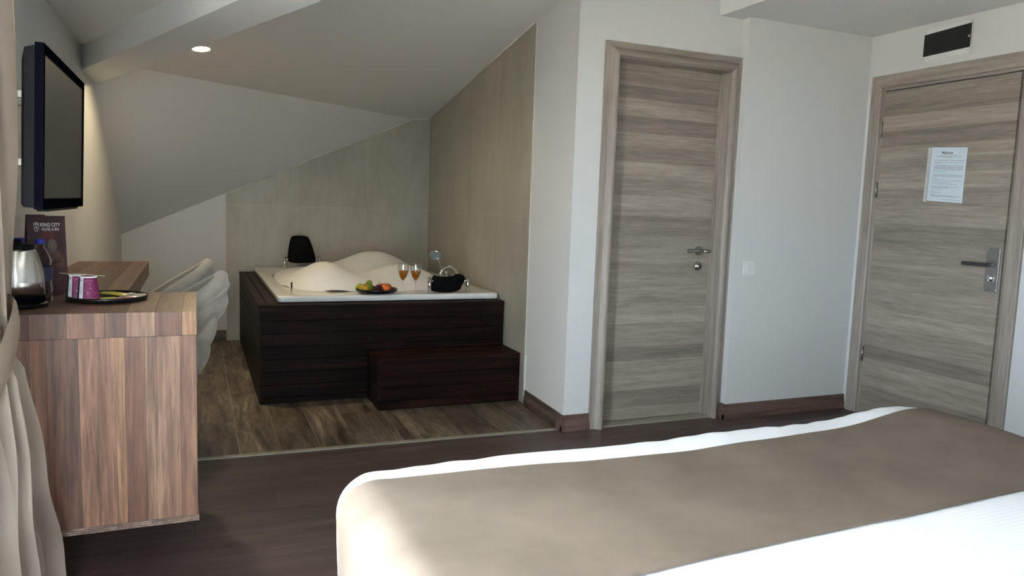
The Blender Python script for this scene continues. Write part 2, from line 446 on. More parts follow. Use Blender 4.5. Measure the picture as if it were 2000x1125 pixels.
# ceilings ----------------------------------------------------------
P = [(-0.75, 4.818), (2.2, 6.899), (4.05, 6.899), (4.05, -0.75), (-0.75, -0.75)]
struct('ceiling', MB().prism([(x, y_, p2z(x, y_)) for x, y_ in P], (0, 0, 0.05)), M['ceiling'], 'white gently pitched ceiling with the lit downlight', 'ceiling')
P = [(-0.75, 4.818), (2.2, 6.899), (-0.75, 6.899)]
struct('ceiling', MB().prism([(x, y_, p1z(x, y_)) for x, y_ in P], (0, 0, 0.05)), M['ceiling'], 'steep sloping ceiling coming down over the alcove', 'ceiling')
u = Vector((0.335, -0.942))
bL = Vector((XL, 4.613)); bR = Vector((XL, 5.177))
def along(b, t): q = b + u * t; return q
t_end = (4.613 - YR + 0.1) / 0.942
pN = [(-0.75, 4.9), tuple(along(bL, 0.3) + Vector((0.05, 0))), tuple(along(bL, t_end) + Vector((0.05, 0))), (-0.75, YR - 0.1)]
struct('ceiling', MB().prism([(a, b, 1.97) for a, b in pN], (0, 0, 0.03)), M['ceiling'], 'flat low ceiling strip left of the beam', 'ceiling')
c1, c2 = along(bL, -0.25), along(bL, t_end); c3, c4 = along(bR, t_end), along(bR, -0.25)
struct('ceiling_beam', MB().prism([(c.x, c.y, 1.848) for c in (c1, c2, c3, c4)], (0, 0, 1.0)), M['ceiling'], 'white boxed ceiling beam running to the left wall', 'beam')
struct('ceiling', MB().box(2.70, XE + 0.1, 1.2, YW + 0.05, 2.30, 3.3), M['ceiling'], 'lowered flat ceiling over the entrance', 'ceiling')

# wall tiles of the alcove, cut to the slope of the ceiling ----------
def clip(poly, fn):
    out = []
    for i in range(len(poly)):
        a, b = poly[i], poly[(i + 1) % len(poly)]
        fa, fb = fn(a), fn(b)
        if fa <= 0: out.append(a)
        if fa * fb < 0:
            t = fa / (fa - fb)
            out.append((a[0] + (b[0] - a[0]) * t, a[1] + (b[1] - a[1]) * t))
    return out
def tiles(parent, s_edges, to3, inward, zj):
    """s along the wall, z up; to3(s) gives the xy point on the wall's surface"""
    def lim(poly):
        poly = clip(poly, lambda q: q[1] - (p1z(*to3(q[0])) - 0.004))
        return clip(poly, lambda q: q[1] - (p2z(*to3(q[0])) - 0.004))
    inward = Vector((*inward, 0)).normalized()
    full = lim([(s_edges[0], 0.001), (s_edges[-1], 0.001), (s_edges[-1], 3), (s_edges[0], 3)])
    obj('grout', MB().prism([(*to3(s), z) for s, z in full], inward * 0.006), M['grout'], parent)
    for a, b in zip(s_edges[:-1], s_edges[1:]):
        for z0, z1 in zip(zj[:-1], zj[1:]):
            poly = lim([(a + 0.0012, z0 + 0.0012), (b - 0.0012, z0 + 0.0012), (b - 0.0012, z1 - 0.0012), (a + 0.0012, z1 - 0.0012)])
            if len(poly) < 3: continue
            t = random.uniform(0.94, 1.04)
            obj('wall_tile', MB().prism([(*to3(s), z) for s, z in poly], inward * 0.0085), M['tile'], parent, color=(t, t, t * random.uniform(0.97, 1.02)))
tiles(wall_back, [0.228, 0.803, 1.394, 1.972], lambda s: (s, YB + 0.010), (0, -1), [0.0, 1.145, 2.4])
rdir = Vector((wb[0] - wa[0], wb[1] - wa[1])).normalized()
def rw(yv): t = (yv - wa[1]) / (wb[1] - wa[1]); return (wa[0] + (wb[0] - wa[0]) * t, yv)
tiles(wall_right, [4.075, 4.70, 5.33, 5.93, 6.53, YB], rw, (-1, 0.05), [0.0, 1.145, 2.4])
# white sealant line where the tiles meet the ceiling
pts = [(x, YB - 0.004, min(p1z(x, YB), p2z(x, YB)) - 0.004) for x in (0.45, 0.9, 1.4, 1.8, 1.955)]
obj('sealant', MB().tube(pts, 0.006, 6), M['seal'], wall_back)
pts = [(rw(yv)[0] - 0.014, yv, p2z(rw(yv)[0], yv) - 0.004) for yv in (6.6, 5.8, 5.0, 4.08)]
obj('sealant', MB().tube(pts, 0.006, 6), M['seal'], wall_right)
obj('tile_edge_strip', MB().prism([(rw(4.066)[0], 4.062, 0.0), (rw(4.076)[0], 4.075, 0.0), (rw(4.076)[0] - 0.010, 4.075, 0.0), (rw(4.066)[0] - 0.010, 4.062, 0.0)], (0, 0, 0.30)), M['seal'], wall_right)

# skirtings ----------------------------------------------------------
def skirt(name, a, b, h, t, nrm, mat, label):
    a, b, n = Vector((*a, 0)), Vector((*b, 0)), Vector((*nrm, 0)).normalized()
    prof = [(0, 0), (t, 0), (t, h * 0.35), (t * 0.55, h * 0.7), (t * 0.5, h), (0, h)]
    rows = [[p + n * q + Vector((0, 0, z)) for q, z in prof] for p in (a, b)]
    mb = MB(); mb.prism([v for v in rows[0]], b - a)
    o = struct(name, mb, mat, label, 'baseboard'); return o
skirt('baseboard_left', (XL, YB + 0.01), (0.226, YB + 0.01), 0.088, 0.014, (0, -1), M['skirting_tile'], 'dark skirting on the painted part of the back wall')
skirt('baseboard_right', rw(4.06), rw(3.52), 0.088, 0.012, (-1, 0.05), M['skirting_tile'], 'wood-look tile skirting at the alcove corner')
mb = MB()
for (a, b, n) in (((1.822, 3.545), (1.822, 3.472), (-1, 0)), ((1.804, YW), (1.979, YW), (0, -1))):
    a, b, n = Vector((*a, 0)), Vector((*b, 0)), Vector((*n, 0))
    t, h = 0.018, 0.088
    mb.prism([a + n * q + Vector((0, 0, z)) for q, z in [(0, 0), (t, 0), (t, h * .35), (t * .6, h * .7), (t * .5, h), (0, h)]], b - a)
struct('baseboard_corner', mb, M['skirting'], 'reddish brown skirting wrapping the corner left of the bathroom door', 'baseboard')
mb = MB()
for (a, b, n) in (((2.862, YW), (2.862, YA - 0.018), (-1, 0)), ((2.844, YA), (XE, YA), (0, -1))):
    a, b, n = Vector((*a, 0)), Vector((*b, 0)), Vector((*n, 0))
    t, h = 0.018, 0.088
    mb.prism([a + n * q + Vector((0, 0, z)) for q, z in [(0, 0), (t, 0), (t, h * .35), (t * .6, h * .7), (t * .5, h), (0, h)]], b - a)
struct('baseboard_far', mb, M['skirting'], 'reddish brown skirting under the light switch', 'baseboard')

# window behind the curtain ------------------------------------------
y0, y1, z0, z1 = WIN
mb = MB(); xf = XL - 0.16
for a, b, c, d in ((y0, y0 + .06, z0, z1), (y1 - .06, y1, z0, z1), (y0, y1, z0, z0 + .06), (y0, y1, z1 - .06, z1), ((y0 + y1) / 2 - .04, (y0 + y1) / 2 + .04, z0, z1)):
    mb.box(xf - 0.03, xf + 0.03, a, b, c, d)
win = struct('window_1', mb, M['white'], 'white framed window beside the bed', 'window')
for a, b in ((y0 + .06, (y0 + y1) / 2 - .04), ((y0 + y1) / 2 + .04, y1 - .06)):
    obj('pane', MB().box(xf - 0.004, xf + 0.004, a, b, z0 + .06, z1 - .06), M['pane'], win)
x0, x1, z0, z1 = WIN2
mb = MB()
for a, b, c, d in ((x0, x0 + .06, z0, z1), (x1 - .06, x1, z0, z1), (x0, x1, z0, z0 + .08), (x0, x1, z1 - .06, z1)):
    mb.box(a, b, YR - 0.10, YR - 0.05, c, d)
win2 = struct('window_2', mb, M['white'], 'white framed balcony door behind the camera', 'window')
obj('pane', MB().box(x0 + .06, x1 - .06, YR - 0.078, YR - 0.072, z0 + .08, z1 - .06), M['pane'], win2)
struct('outside_ground', MB().box(-60, 60, -60, 60, -5.2, -5.0), M['ground'], 'street ground outside the window', 'ground')

# ------------------------------------------------------------------ doors
def casing_profile():
    # (across from outer edge, proud of the wall): flat board with a rounded inner nose
    return [(0, -0.004), (0, 0.016), (0.030, 0.018), (0.034, 0.022), (0.044, 0.036), (0.058, 0.042), (0.072, 0.037), (0.082, 0.020), (0.086, -0.03), (0.086, -0.06)]
# bathroom door: opening seen in plane y = YW
d1 = struct('door_1', MB().box(2.052, 2.794, YW + 0.062, YW + 0.100, 0.012, 2.000), M['door'], 'narrow grey oak bathroom door with lever handle', 'door')
ox0, ox1, oz = 1.977, 2.868, 2.083
pf = casing_profile()
def jamb(xo, sgn):
    mb = MB()
    rows = []
    for z in (0.0, oz):
        rows.append([(xo + sgn * a, YW - p, z if z == 0 else oz - (a if True else 0)) for a, p in pf])
    mb.grid(rows, smooth=False)
    for i in range(len(mb.s)): mb.s[i] = 3 <= i <= 6
    return mb
obj('door_casing', jamb(ox0, 1), M['casing'], d1)
obj('door_casing', jamb(ox1, -1), M['casing'], d1)
mb = MB(); mb.grid([[(x0 + s * a, YW - p, oz - a) for a, p in pf] for x0, s in ((ox0, 1), (ox1, -1))], smooth=False)
obj('door_casing', mb, M['casing_h'], d1)
obj('door_stop', MB().box(2.772, 2.784, YW + 0.040, YW + 0.064, 0, 1.99), M['casing'], d1)
obj('threshold', MB().box(2.06, 2.785, YW - 0.01, YW + 0.10, 0.0, 0.008), M['strip'], d1)
yh = YW + 0.062
h = obj('handle', MB().lathe([(0.001, 0), (0.026, 0), (0.026, -0.006), (0.022, -0.009), (0.001, -0.009)], (2.695, yh, 0.985), 24, 'Y'), M['nickel'], d1)
obj('lever', MB().tube([(2.695, yh - 0.008, 0.985), (2.695, yh - 0.045, 0.985), (2.690, yh - 0.052, 0.985), (2.59, yh - 0.053, 0.986), (2.585, yh - 0.053, 0.986)], 0.0095, 12).tube([(2.690, yh - 0.052, 0.985), (2.735, yh - 0.052, 0.984)], 0.0095, 12), M['nickel'], h)
h2 = obj('key_rose', MB().lathe([(0.001, 0), (0.026, 0), (0.026, -0.006), (0.022, -0.009), (0.010, -0.009), (0.010, -0.016), (0.001, -0.018)], (2.697, yh, 0.895), 24, 'Y'), M['nickel'], d1)
obj('keyhole', MB().box(2.695, 2.699, yh - 0.0195, yh - 0.017, 0.886, 0.903), M['black_plastic'], h2)

# entrance door in plane x = XE
d2_ = struct('door_2', MB().box(XE - 0.006, XE + 0.034, 2.500, 3.296, 0.010, 1.957), M['door'], 'wide grey oak entrance door with a steel lock plate', 'door')
def ejamb(yo, sgn, z1_=2.055):
    pr_ = [(0, -0.004), (0, 0.018), (0.004, 0.020), (0.066, 0.020), (0.072, 0.016), (0.076, 0.002), (0.090, 0.0), (0.092, -0.03)]
    mb = MB()
    mb.grid([[(XE - p, yo + sgn * a, 0.0) for a, p in pr_], [(XE - p, yo + sgn * a, z1_ - a) for a, p in pr_]], smooth=False)
    return mb, pr_
mbj, pr_ = ejamb(3.392, -1); obj('door_casing', mbj, M['casing'], d2_)
mbj, pr_ = ejamb(2.404, 1); obj('door_casing', mbj, M['casing'], d2_)
mb = MB(); mb.grid([[(XE - p, yo + s * a, 2.055 - a) for a, p in pr_] for yo, s in ((3.392, -1), (2.404, 1))], smooth=False)
obj('door_casing', mb, M['casing_h'], d2_)
for zc in (1.735, 1.380, 0.375):
    obj('hinge', MB().tube([(XE - 0.010, 3.303, zc - 0.046), (XE - 0.010, 3.303, zc + 0.046)], 0.0065, 10), M['nickel'], d2_)
xs = XE - 0.006
lp = obj('lock_plate', MB().box(xs - 0.010, xs, 2.500 + 0.008, 2.580, 0.848, 1.076), M['plate_steel'], d2_, bevel=0.003)
for yy in (2.516, 2.572):
    for zz in (0.858, 1.066):
        obj('screw', MB().lathe([(0.001, -0.012), (0.0035, -0.012), (0.004, -0.010)], (xs, yy, zz), 8, 'X'), M['chrome'], lp)
obj('lever', MB().tube([(xs - 0.010, 2.540, 0.988), (xs - 0.058, 2.540, 0.988)], 0.009, 12).box(xs - 0.066, xs - 0.052, 2.530, 2.672, 0.978, 0.999), M['lever_steel'], lp)
obj('cylinder', MB().lathe([(0.014, -0.010), (0.014, -0.016), (0.009, -0.018), (0.001, -0.018)], (xs, 2.543, 0.918), 16, 'X').box(xs - 0.034, xs - 0.016, 2.541, 2.546, 0.906, 0.930), M['chrome'], lp)

# notice in a sleeve on the entrance door
nt_ = thing('notice', 'white printed notice in a punched clear sleeve on entrance door', 'notice', (xs - 0.001, 2.87, 1.46))
tl = 0.04
obj('paper', MB().prism([(xs - 0.001, 2.955, 1.612), (xs - 0.001, 2.745, 1.600), (xs - 0.001, 2.748, 1.303), (xs - 0.001, 2.960, 1.317)], (-0.0014, 0, 0)), M['paper'], nt_)
slv = obj('punched_strip', MB().prism([(xs - 0.0005, 2.977, 1.612), (xs - 0.0005, 2.959, 1.612), (xs - 0.0005, 2.964, 1.312), (xs - 0.0005, 2.982, 1.312)], (-0.0014, 0, 0)), M['sleeve'], nt_)
for zz in (1.575, 1.558, 1.53, 1.505, 1.485, 1.468, 1.45, 1.41, 1.39, 1.365, 1.345, 1.33):
    obj('punch_hole', MB().lathe([(0.0005, -0.0022), (0.0026, -0.0022)], (xs, 2.970, zz), 8, 'X'), M['ink_grey'], slv)
def on_paper(a, b):   # a 0..1 from the left edge, b 0..1 from the top
    yl = 2.955 + 0.005 * b; yr = 2.745 + 0.003 * b
    zl = 1.612 - 0.295 * b; zr = 1.600 - 0.297 * b
    return (xs - 0.0027, yl + (yr - yl) * a, zl + (zr - zl) * a)
mb = MB(); rnd = random.Random(3)
def printed(a0, a1, b, hh):
    a = a0
    while a < a1 - 0.01:
        w_ = min(rnd.uniform(0.03, 0.09), a1 - a)
        mb.add([on_paper(a, b), on_paper(a + w_, b), on_paper(a + w_, b + hh), on_paper(a, b + hh)], [(0, 1, 2, 3)])
        a += w_ + 0.012
for a0, a1, b, hh in [(0.36, 0.62, .085, .018), (0.30, 0.40, .075, .035), (0.36, 0.62, .108, .014), (.28, .72, .14, .008), (.15, .9, .165, .006), (.35, .62, .18, .006), (.12, .5, .235, .008), (.56, .95, .235, .008), (.12, .93, .275, .006), (.12, .28, .29, .006)]:
    printed(a0, a1, b, hh)
for b in (.33, .345, .36, .375, .39, .405, .5, .515, .53): printed(.12, .94, b, .005)
for a1, b in ((.45, .44), (.25, .56), (.92, .60), (.65, .64), (.8, .67), (.85, .72), (.6, .735), (.4, .76), (.2, .80), (.4, .83), (.25, .87), (.92, .885), (.85, .9)): printed(.1, a1, b, .006)
printed(.45, .95, .95, .006)
obj('print', mb, M['ink_grey'], nt_, fix=False)

# electric panel above the entrance door
ep = thing('electric_panel', 'white wall box with black cover above the entrance door', 'electric panel', (XE, 2.92, 2.09))
obj('box', MB().box(XE - 0.020, XE, 2.780, 3.052, 2.086, 2.270), M['white'], ep, bevel=0.008)
obj('black_cover', MB().prism([(XE - 0.021, 3.054, 2.236), (XE - 0.021, 2.780, 2.250), (XE - 0.021, 2.780, 2.126), (XE - 0.021, 3.054, 2.118)], (-0.004, 0, 0)), M['black_card'], ep)
obj('latch', MB().box(XE - 0.028, XE - 0.024, 2.782, 2.790, 2.178, 2.188), M['white'], ep)

# light switch
ls = thing('light_switch', 'square white light switch on the wall between doors', 'light switch', (2.966, YA, 0.895))
obj('frame', MB().box(2.925, 3.007, YA - 0.009, YA, 0.854, 0.936), M['white'], ls, bevel=0.002)
obj('rocker', MB().box(2.945, 2.990, YA - 0.013, YA - 0.006, 0.870, 0.920), M['white'], ls, bevel=0.0015)

# ------------------------------------------------------------------ downlight
dz = p2z(0.038, 4.723)
dl = thing('downlight', 'round lit downlight recessed in the sloping ceiling', 'downlight', (0.038, 4.723, dz))
dl.rotation_euler = (math.atan(0.155 * 0.817) * -1, -math.atan(0.155 * 0.577), 0)
obj('ring', MB().lathe([(0.046, 0.001), (0.047, -0.004), (0.057, -0.004), (0.059, 0.0015)], (0, 0, 0), 28), M['dl_ring'], dl, local=True)
obj('lens', MB().lathe([(0.0005, -0.002), (0.046, -0.002)], (0, 0, 0), 28), M['lamp'], dl, local=True)
lam = bpy.data.lights.new('downlight_lamp', 'SPOT'); lam.energy = 9; lam.color = (1.0, 0.80, 0.50); lam.spot_size = math.radians(168); lam.spot_blend = 0.4; lam.shadow_soft_size = 0.045
lo = bpy.data.objects.new('downlight_lamp', lam); COL.objects.link(lo); lo.parent = dl; lo.location = (0, 0, -0.012)

# ------------------------------------------------------------------ bath: surround, step, tub
sx0, sx1, sy0, sy1, sz = 0.330, 1.858, 4.462, 6.600, 0.588
ts = thing('tub_surround', 'dark stained plank casing around the bathtub', 'tub surround', ((sx0 + sx1) / 2, (sy0 + sy1) / 2, 0))
obj('core', MB().box(sx0 + 0.02, sx1 - 0.005, sy0 + 0.02, sy1, 0.0, sz - 0.030), M['subfloor'], ts)
zs = [0.0, 0.036, 0.112, 0.188, 0.264, 0.341, 0.418, 0.495, sz - 0.012]
for a, b in zip(zs[:-1], zs[1:]):
    t = random.uniform(0.85, 1.2)
    obj('front_plank', MB().box(sx0 + 0.012, sx1, sy0, sy0 + 0.02, a + 0.0015, b - 0.002), M['deck'], ts, bevel=0.002, color=(t, t, t))
    obj('side_plank', MB().box(sx0, sx0 + 0.02, sy0 + 0.012, sy1, a + 0.0015, b - 0.002), M['deck_y'], ts, bevel=0.002, color=(t, t, t))
obj('corner_post', MB().box(sx0 + 0.003, sx0 + 0.016, sy0 + 0.003, sy0 + 0.016, 0, sz - 0.012), M['deck'], ts)
for a, b in ((sx0 - 0.004, sx0 + 0.046), (sx0 + 0.050, sx0 + 0.115)):
    obj('deck_board', MB().box(a, b, sy0 + 0.078, sy1, sz - 0.014, sz), M['deck_y'], ts, bevel=0.002, color=(1.7, 1.7, 1.75))
obj('deck_board', MB().box(sx0 - 0.004, sx1, sy0 - 0.004, sy0 + 0.075, sz - 0.014, sz), M['deck'], ts, bevel=0.002, color=(1.3, 1.3, 1.3))

st = thing('tub_step', 'low dark plank step in front of the bathtub', 'step', (1.40, 4.30, 0))
tx0, tx1, ty0, ty1, tz = 0.960, 1.846, 4.146, 4.458, 0.302
obj('core', MB().box(tx0 + 0.02, tx1 - 0.02, ty0 + 0.02, ty1, 0, tz - 0.02), M['subfloor'], st)
for a, b in zip([0, 0.054, 0.130, 0.210, ], [0.054, 0.130, 0.210, tz - 0.014]):
    t = random.uniform(0.95, 1.3)
    obj('front_plank', MB().box(tx0 + 0.010, tx1, ty0, ty0 + 0.02, a + 0.0015, b - 0.0015), M['deck'], st, bevel=0.002, color=(t * 1.1, t, t))
    obj('side_plank', MB().box(tx0, tx0 + 0.02, ty0 + 0.010, ty1, a + 0.0015, b - 0.0015), M['deck_y'], st, bevel=0.002, color=(t, t, t))
for i in range(4):
    a = ty0 + i * 0.078
    obj('tread_board', MB().box(tx0 - 0.003, tx1 + 0.003, a - (0.003 if i == 0 else 0) + 0.001, a + 0.076, tz - 0.014, tz), M['deck'], st, bevel=0.002, color=(1.5, 1.3, 1.3))

# tub: a slab-like rim with an oval basin full of foam
bx0, bx1, by0, by1, bz = 0.438, 1.852, 4.540, 6.585, 0.630
tb = thing('bathtub', 'white acrylic corner bathtub filled with foam', 'bathtub', ((bx0 + bx1) / 2, (by0 + by1) / 2, sz))
bc = ((0.52 + 1.66) / 2, (4.735 + 6.33) / 2); br = (0.57, 0.80)
def sup(a, rx, ry, e): 
    c, s = math.cos(a), math.sin(a)
    return (math.copysign(abs(c) ** (2 / e), c) * rx, math.copysign(abs(s) ** (2 / e), s) * ry)
rows = []
SEG = 72
for lev in range(9):
    row_ = []
    for k in range(SEG):
        a = 2 * math.pi * (k + 0.5) / SEG
        ou = sup(a, (bx1 - bx0) / 2, (by1 - by0) / 2, 60)
        oc = ((bx0 + bx1) / 2, (by0 + by1) / 2)
        inn = sup(a, *br, 3.6)
        if lev == 0: p = (oc[0] + ou[0] * 0.99, oc[1] + ou[1] * 0.99, sz + 0.004)
        elif lev == 1: p = (oc[0] + ou[0], oc[1] + ou[1], sz + 0.007)
        elif lev == 2: p = (oc[0] + ou[0], oc[1] + ou[1], bz - 0.007)
        elif lev == 3: p = (oc[0] + ou[0] * 0.9965, oc[1] + ou[1] * 0.9965, bz - 0.001)
        elif lev == 4: p = (oc[0] + ou[0] * 0.992, oc[1] + ou[1] * 0.992, bz)
        elif lev == 5: p = (bc[0] + inn[0] * 1.02, bc[1] + inn[1] * 1.02, bz)
        elif lev == 6: p = (bc[0] + inn[0] * 0.99, bc[1] + inn[1] * 0.99, bz - 0.008)
        elif lev == 7: p = (bc[0] + inn[0] * 0.95, bc[1] + inn[1] * 0.95, bz - 0.06)
        else: p = (bc[0] + inn[0] * 0.9, bc[1] + inn[1] * 0.9, bz - 0.07)
        row_.append(p)
    rows.append(row_)
mb = MB(); mb.grid(rows, closed_u=True)
mb.f.append(tuple(8 * SEG + k for k in range(SEG))); mb.s.append(False)
obj('shell', mb, M['acrylic'], tb)
obj('overflow_slot', MB().box(0.560, 0.568, 4.93, 4.95, bz - 0.002, bz + 0.040), M['black_plastic'], tb)

# foam
def foam_h(x, y_):
    dx, dy = (x - bc[0]) / br[0], (y_ - bc[1]) / br[1]
    q = (abs(dx) ** 3.6 + abs(dy) ** 3.6) ** (1 / 3.6)
    e = max(0.0, 1 - q)
    edge = 1 - math.exp(-(e / 0.10) ** 1.0)
    g = lambda cx, cy_, rx, ry, h_: h_ * math.exp(-(((x - cx) / rx) ** 2 + ((y_ - cy_) / ry) ** 2))
    hh = 0.045
    m1 = g(1.30, 5.85, 0.30, 0.28, 0.140)
    m2 = g(0.80, 5.15, 0.20, 0.34, 0.118)
    m3 = g(1.36, 5.15, 0.27, 0.24, 0.095)
    m4 = g(1.06, 5.72, 0.16, 0.22, 0.050)
    hh += (m1 ** 6 + m2 ** 6 + m3 ** 6 + m4 ** 6) ** (1 / 6)
    n = noise.noise(Vector((x * 5, y_ * 5, 0.3))) * 0.010 + noise.noise(Vector((x * 17, y_ * 17, 1.3))) * 0.003
    return bz - 0.02 + edge * (hh + n + 0.02)
rows = []
for i in range(33):
    rr = 1.0 * math.sin(math.pi / 2 * i / 32)
    row_ = []
    for k in range(96):
        a = 2 * math.pi * k / 96
        s_ = sup(a, br[0], br[1], 3.6)
        wob = 1 + 0.035 * noise.noise(Vector((math.cos(a) * 2.2, math.sin(a) * 2.2, 5))) * rr
        x, y_ = bc[0] + s_[0] * max(rr, 1e-3) * wob * 0.985, bc[1] + s_[1] * max(rr, 1e-3) * wob * 0.985
        row_.append((x, y_, foam_h(x, y_)))
    rows.append(row_)
fo = obj('bath_foam', MB().grid(rows, closed_u=True), M['foamy'])
tag(fo, 'thick white mounds of foam filling the bathtub', 'foam', kind='stuff')

# headrests
def cushion(pts_outline, y0_, depth, lean, name, parent, label):
    """outline in x,z; extruded in y with rounded edges"""
    cx = sum(p[0] for p in pts_outline) / len(pts_outline); cz = sum(p[1] for p in pts_outline) / len(pts_outline)
    zmin = min(p[1] for p in pts_outline)
    # smooth the outline (Chaikin)
    q = pts_outline
    for _ in range(3):
        nq = []
        for i in range(len(q)):
            a, b = q[i], q[(i + 1) % len(q)]
            nq += [(a[0] * .75 + b[0] * .25, a[1] * .75 + b[1] * .25), (a[0] * .25 + b[0] * .75, a[1] * .25 + b[1] * .75)]
        q = nq
    rows = []
    for yy, s_ in ((0.0, 0.001), (0.0, 0.7), (0.06, 0.9), (0.2, 0.985), (0.4, 1.0), (0.7, 1.0), (0.88, 0.96), (1.0, 0.8), (1.0, 0.001)):
        rows.append([(cx + (p[0] - cx) * s_, y0_ + depth * yy + lean * (p[1] - zmin), cz + (p[1] - cz) * s_) for p in q])
    o = obj(name, MB().grid(rows, closed_u=True), M['black_foam'], parent)
    o['label'] = label
    return o
hr1 = cushion([(0.700, 0.680), (0.688, 0.72), (0.715, 0.890), (0.745, 0.908), (0.840, 0.908), (0.870, 0.885), (0.915, 0.735), (0.920, 0.690), (0.86, 0.682)], 6.30, 0.075, 0.10, 'headrest', tb, 'tall black headrest at the back of the tub')
for xx in (0.668, 0.948):
    obj('post', MB().tube([(xx, 6.33, bz - 0.002), (xx, 6.33, 0.735)], 0.0125, 12), M['chrome'], hr1)
obj('pivot', MB().tube([(0.668, 6.33, 0.712), (0.712, 6.335, 0.712)], 0.010, 10), M['chrome'], hr1)
obj('pivot', MB().tube([(0.948, 6.33, 0.712), (0.895, 6.335, 0.712)], 0.010, 10), M['chrome'], hr1)
hr2 = cushion([(1.408, 0.632), (1.404, 0.665), (1.415, 0.735), (1.435, 0.742), (1.460, 0.735), (1.500, 0.731), (1.545, 0.734), (1.575, 0.744), (1.600, 0.752), (1.628, 0.742), (1.636, 0.715), (1.612, 0.680), (1.590, 0.632)], 4.580, 0.07, 0.10, 'headrest', tb, 'low black headrest at the front right of the tub')
for xx, yy in ((1.388, 4.60), (1.650, 4.60)):
    obj('post', MB().tube([(xx, yy, bz - 0.002), (xx, yy, 0.733)], 0.0125, 14), M['chrome'], hr2)
obj('pivot', MB().tube([(1.388, 4.60, 0.706), (1.425, 4.61, 0.706)], 0.010, 10), M['chrome'], hr2)
obj('pivot', MB().tube([(1.650, 4.60, 0.706), (1.615, 4.61, 0.706)], 0.010, 10), M['chrome'], hr2)

# tap set on the right rim
tap = obj('tap', MB().lathe([(0.001, bz), (0.030, bz), (0.030, bz + 0.006), (0.017, bz + 0.012), (0.017, bz + 0.03), (0.001, bz + 0.032)], (1.80, 5.32, 0), 20)
          .tube([(1.81 + 0.075 * math.cos(a) - 0.055, 5.32 - 0.0 * a, bz + 0.01 + 0.100 * math.sin(a)) for a in [math.pi * k / 14 * 0.93 for k in range(15)]], 0.011, 10), M['chrome'], tb)
tap['label'] = 'chrome arched tub spout'
for xx, yy in ((1.755, 5.20), (1.79, 5.48)):
    obj('knob', MB().lathe([(0.001, bz), (0.024, bz), (0.024, bz + 0.005), (0.014, bz + 0.010), (0.012, bz + 0.035), (0.019, bz + 0.045), (0.017, bz + 0.062), (0.001, bz + 0.068)], (xx, yy, 0), 16), M['chrome'], tap)
hs = obj('hand_shower', MB().lathe([(0.001, bz), (0.026, bz), (0.026, bz + 0.006), (0.014, bz + 0.012), (0.013, bz + 0.028), (0.001, bz + 0.028)], (1.735, 5.40, 0), 16)
         .tube([(1.735, 5.40, bz + 0.01), (1.728, 5.40, bz + 0.06), (1.712, 5.40, bz + 0.11), (1.690, 5.398, bz + 0.158), (1.680, 5.396, bz + 0.175)], [0.013, 0.011, 0.010, 0.013, 0.016], 12), M['chrome'], tb)
# shower head: disc facing down-left towards the camera
hd = MB().lathe([(0.001, 0.022), (0.020, 0.020), (0.042, 0.008), (0.047, -0.002), (0.045, -0.006), (0.038, -0.007)], (0, 0, 0), 22)
Rh = Matrix.Translation((1.668, 5.39, bz + 0.188)) @ Matrix.Rotation(math.radians(38), 4, 'Y') @ Matrix.Rotation(math.radians(-48), 4, 'X')
hd.v = [tuple(Rh @ Vector(p)) for p in hd.v]; obj('head_rim', hd, M['chrome'], hs)
hf = MB().lathe([(0.0005, -0.0075), (0.038, -0.0075)], (0, 0, 0), 22); hf.v = [tuple(Rh @ Vector(p)) for p in hf.v]
M['spray'] = plain('grey_blue_spray_face', (0.22, 0.30, 0.35), 0.35)
obj('spray_face', hf, M['spray'], hs)

# wine glasses
def wine(loc, label):
    g = thing('wine_glass', label, 'wine glass', loc, 0, 'wine glasses on the tub rim')
    prof = [(0.0005, 0.001), (0.031, 0.001), (0.031, 0.003), (0.012, 0.006), (0.0042, 0.012), (0.0036, 0.05), (0.0042, 0.072), (0.010, 0.084), (0.024, 0.110), (0.033, 0.140), (0.0350, 0.158), (0.0335, 0.185), (0.0310, 0.198),
            (0.0300, 0.198), (0.0324, 0.185), (0.0338, 0.158), (0.0318, 0.140), (0.0226, 0.110), (0.0085, 0.087), (0.0005, 0.083)]
    obj('glass', MB().lathe(prof, (0, 0, 0), 28), M['glass'], g, local=True)
    obj('drink', MB().lathe([(0.0005, 0.0838), (0.0083, 0.0878), (0.0223, 0.1102), (0.0315, 0.1402), (0.0322, 0.144), (0.0005, 0.144)], (0, 0, 0), 24), M['amber'], g, local=True)
    return g
wine((1.212, 4.600, bz + 0.0005), 'wine glass of amber drink nearest the fruit plate')
wine((1.288, 4.578, bz + 0.0005), 'wine glass of amber drink nearest the black headrest')

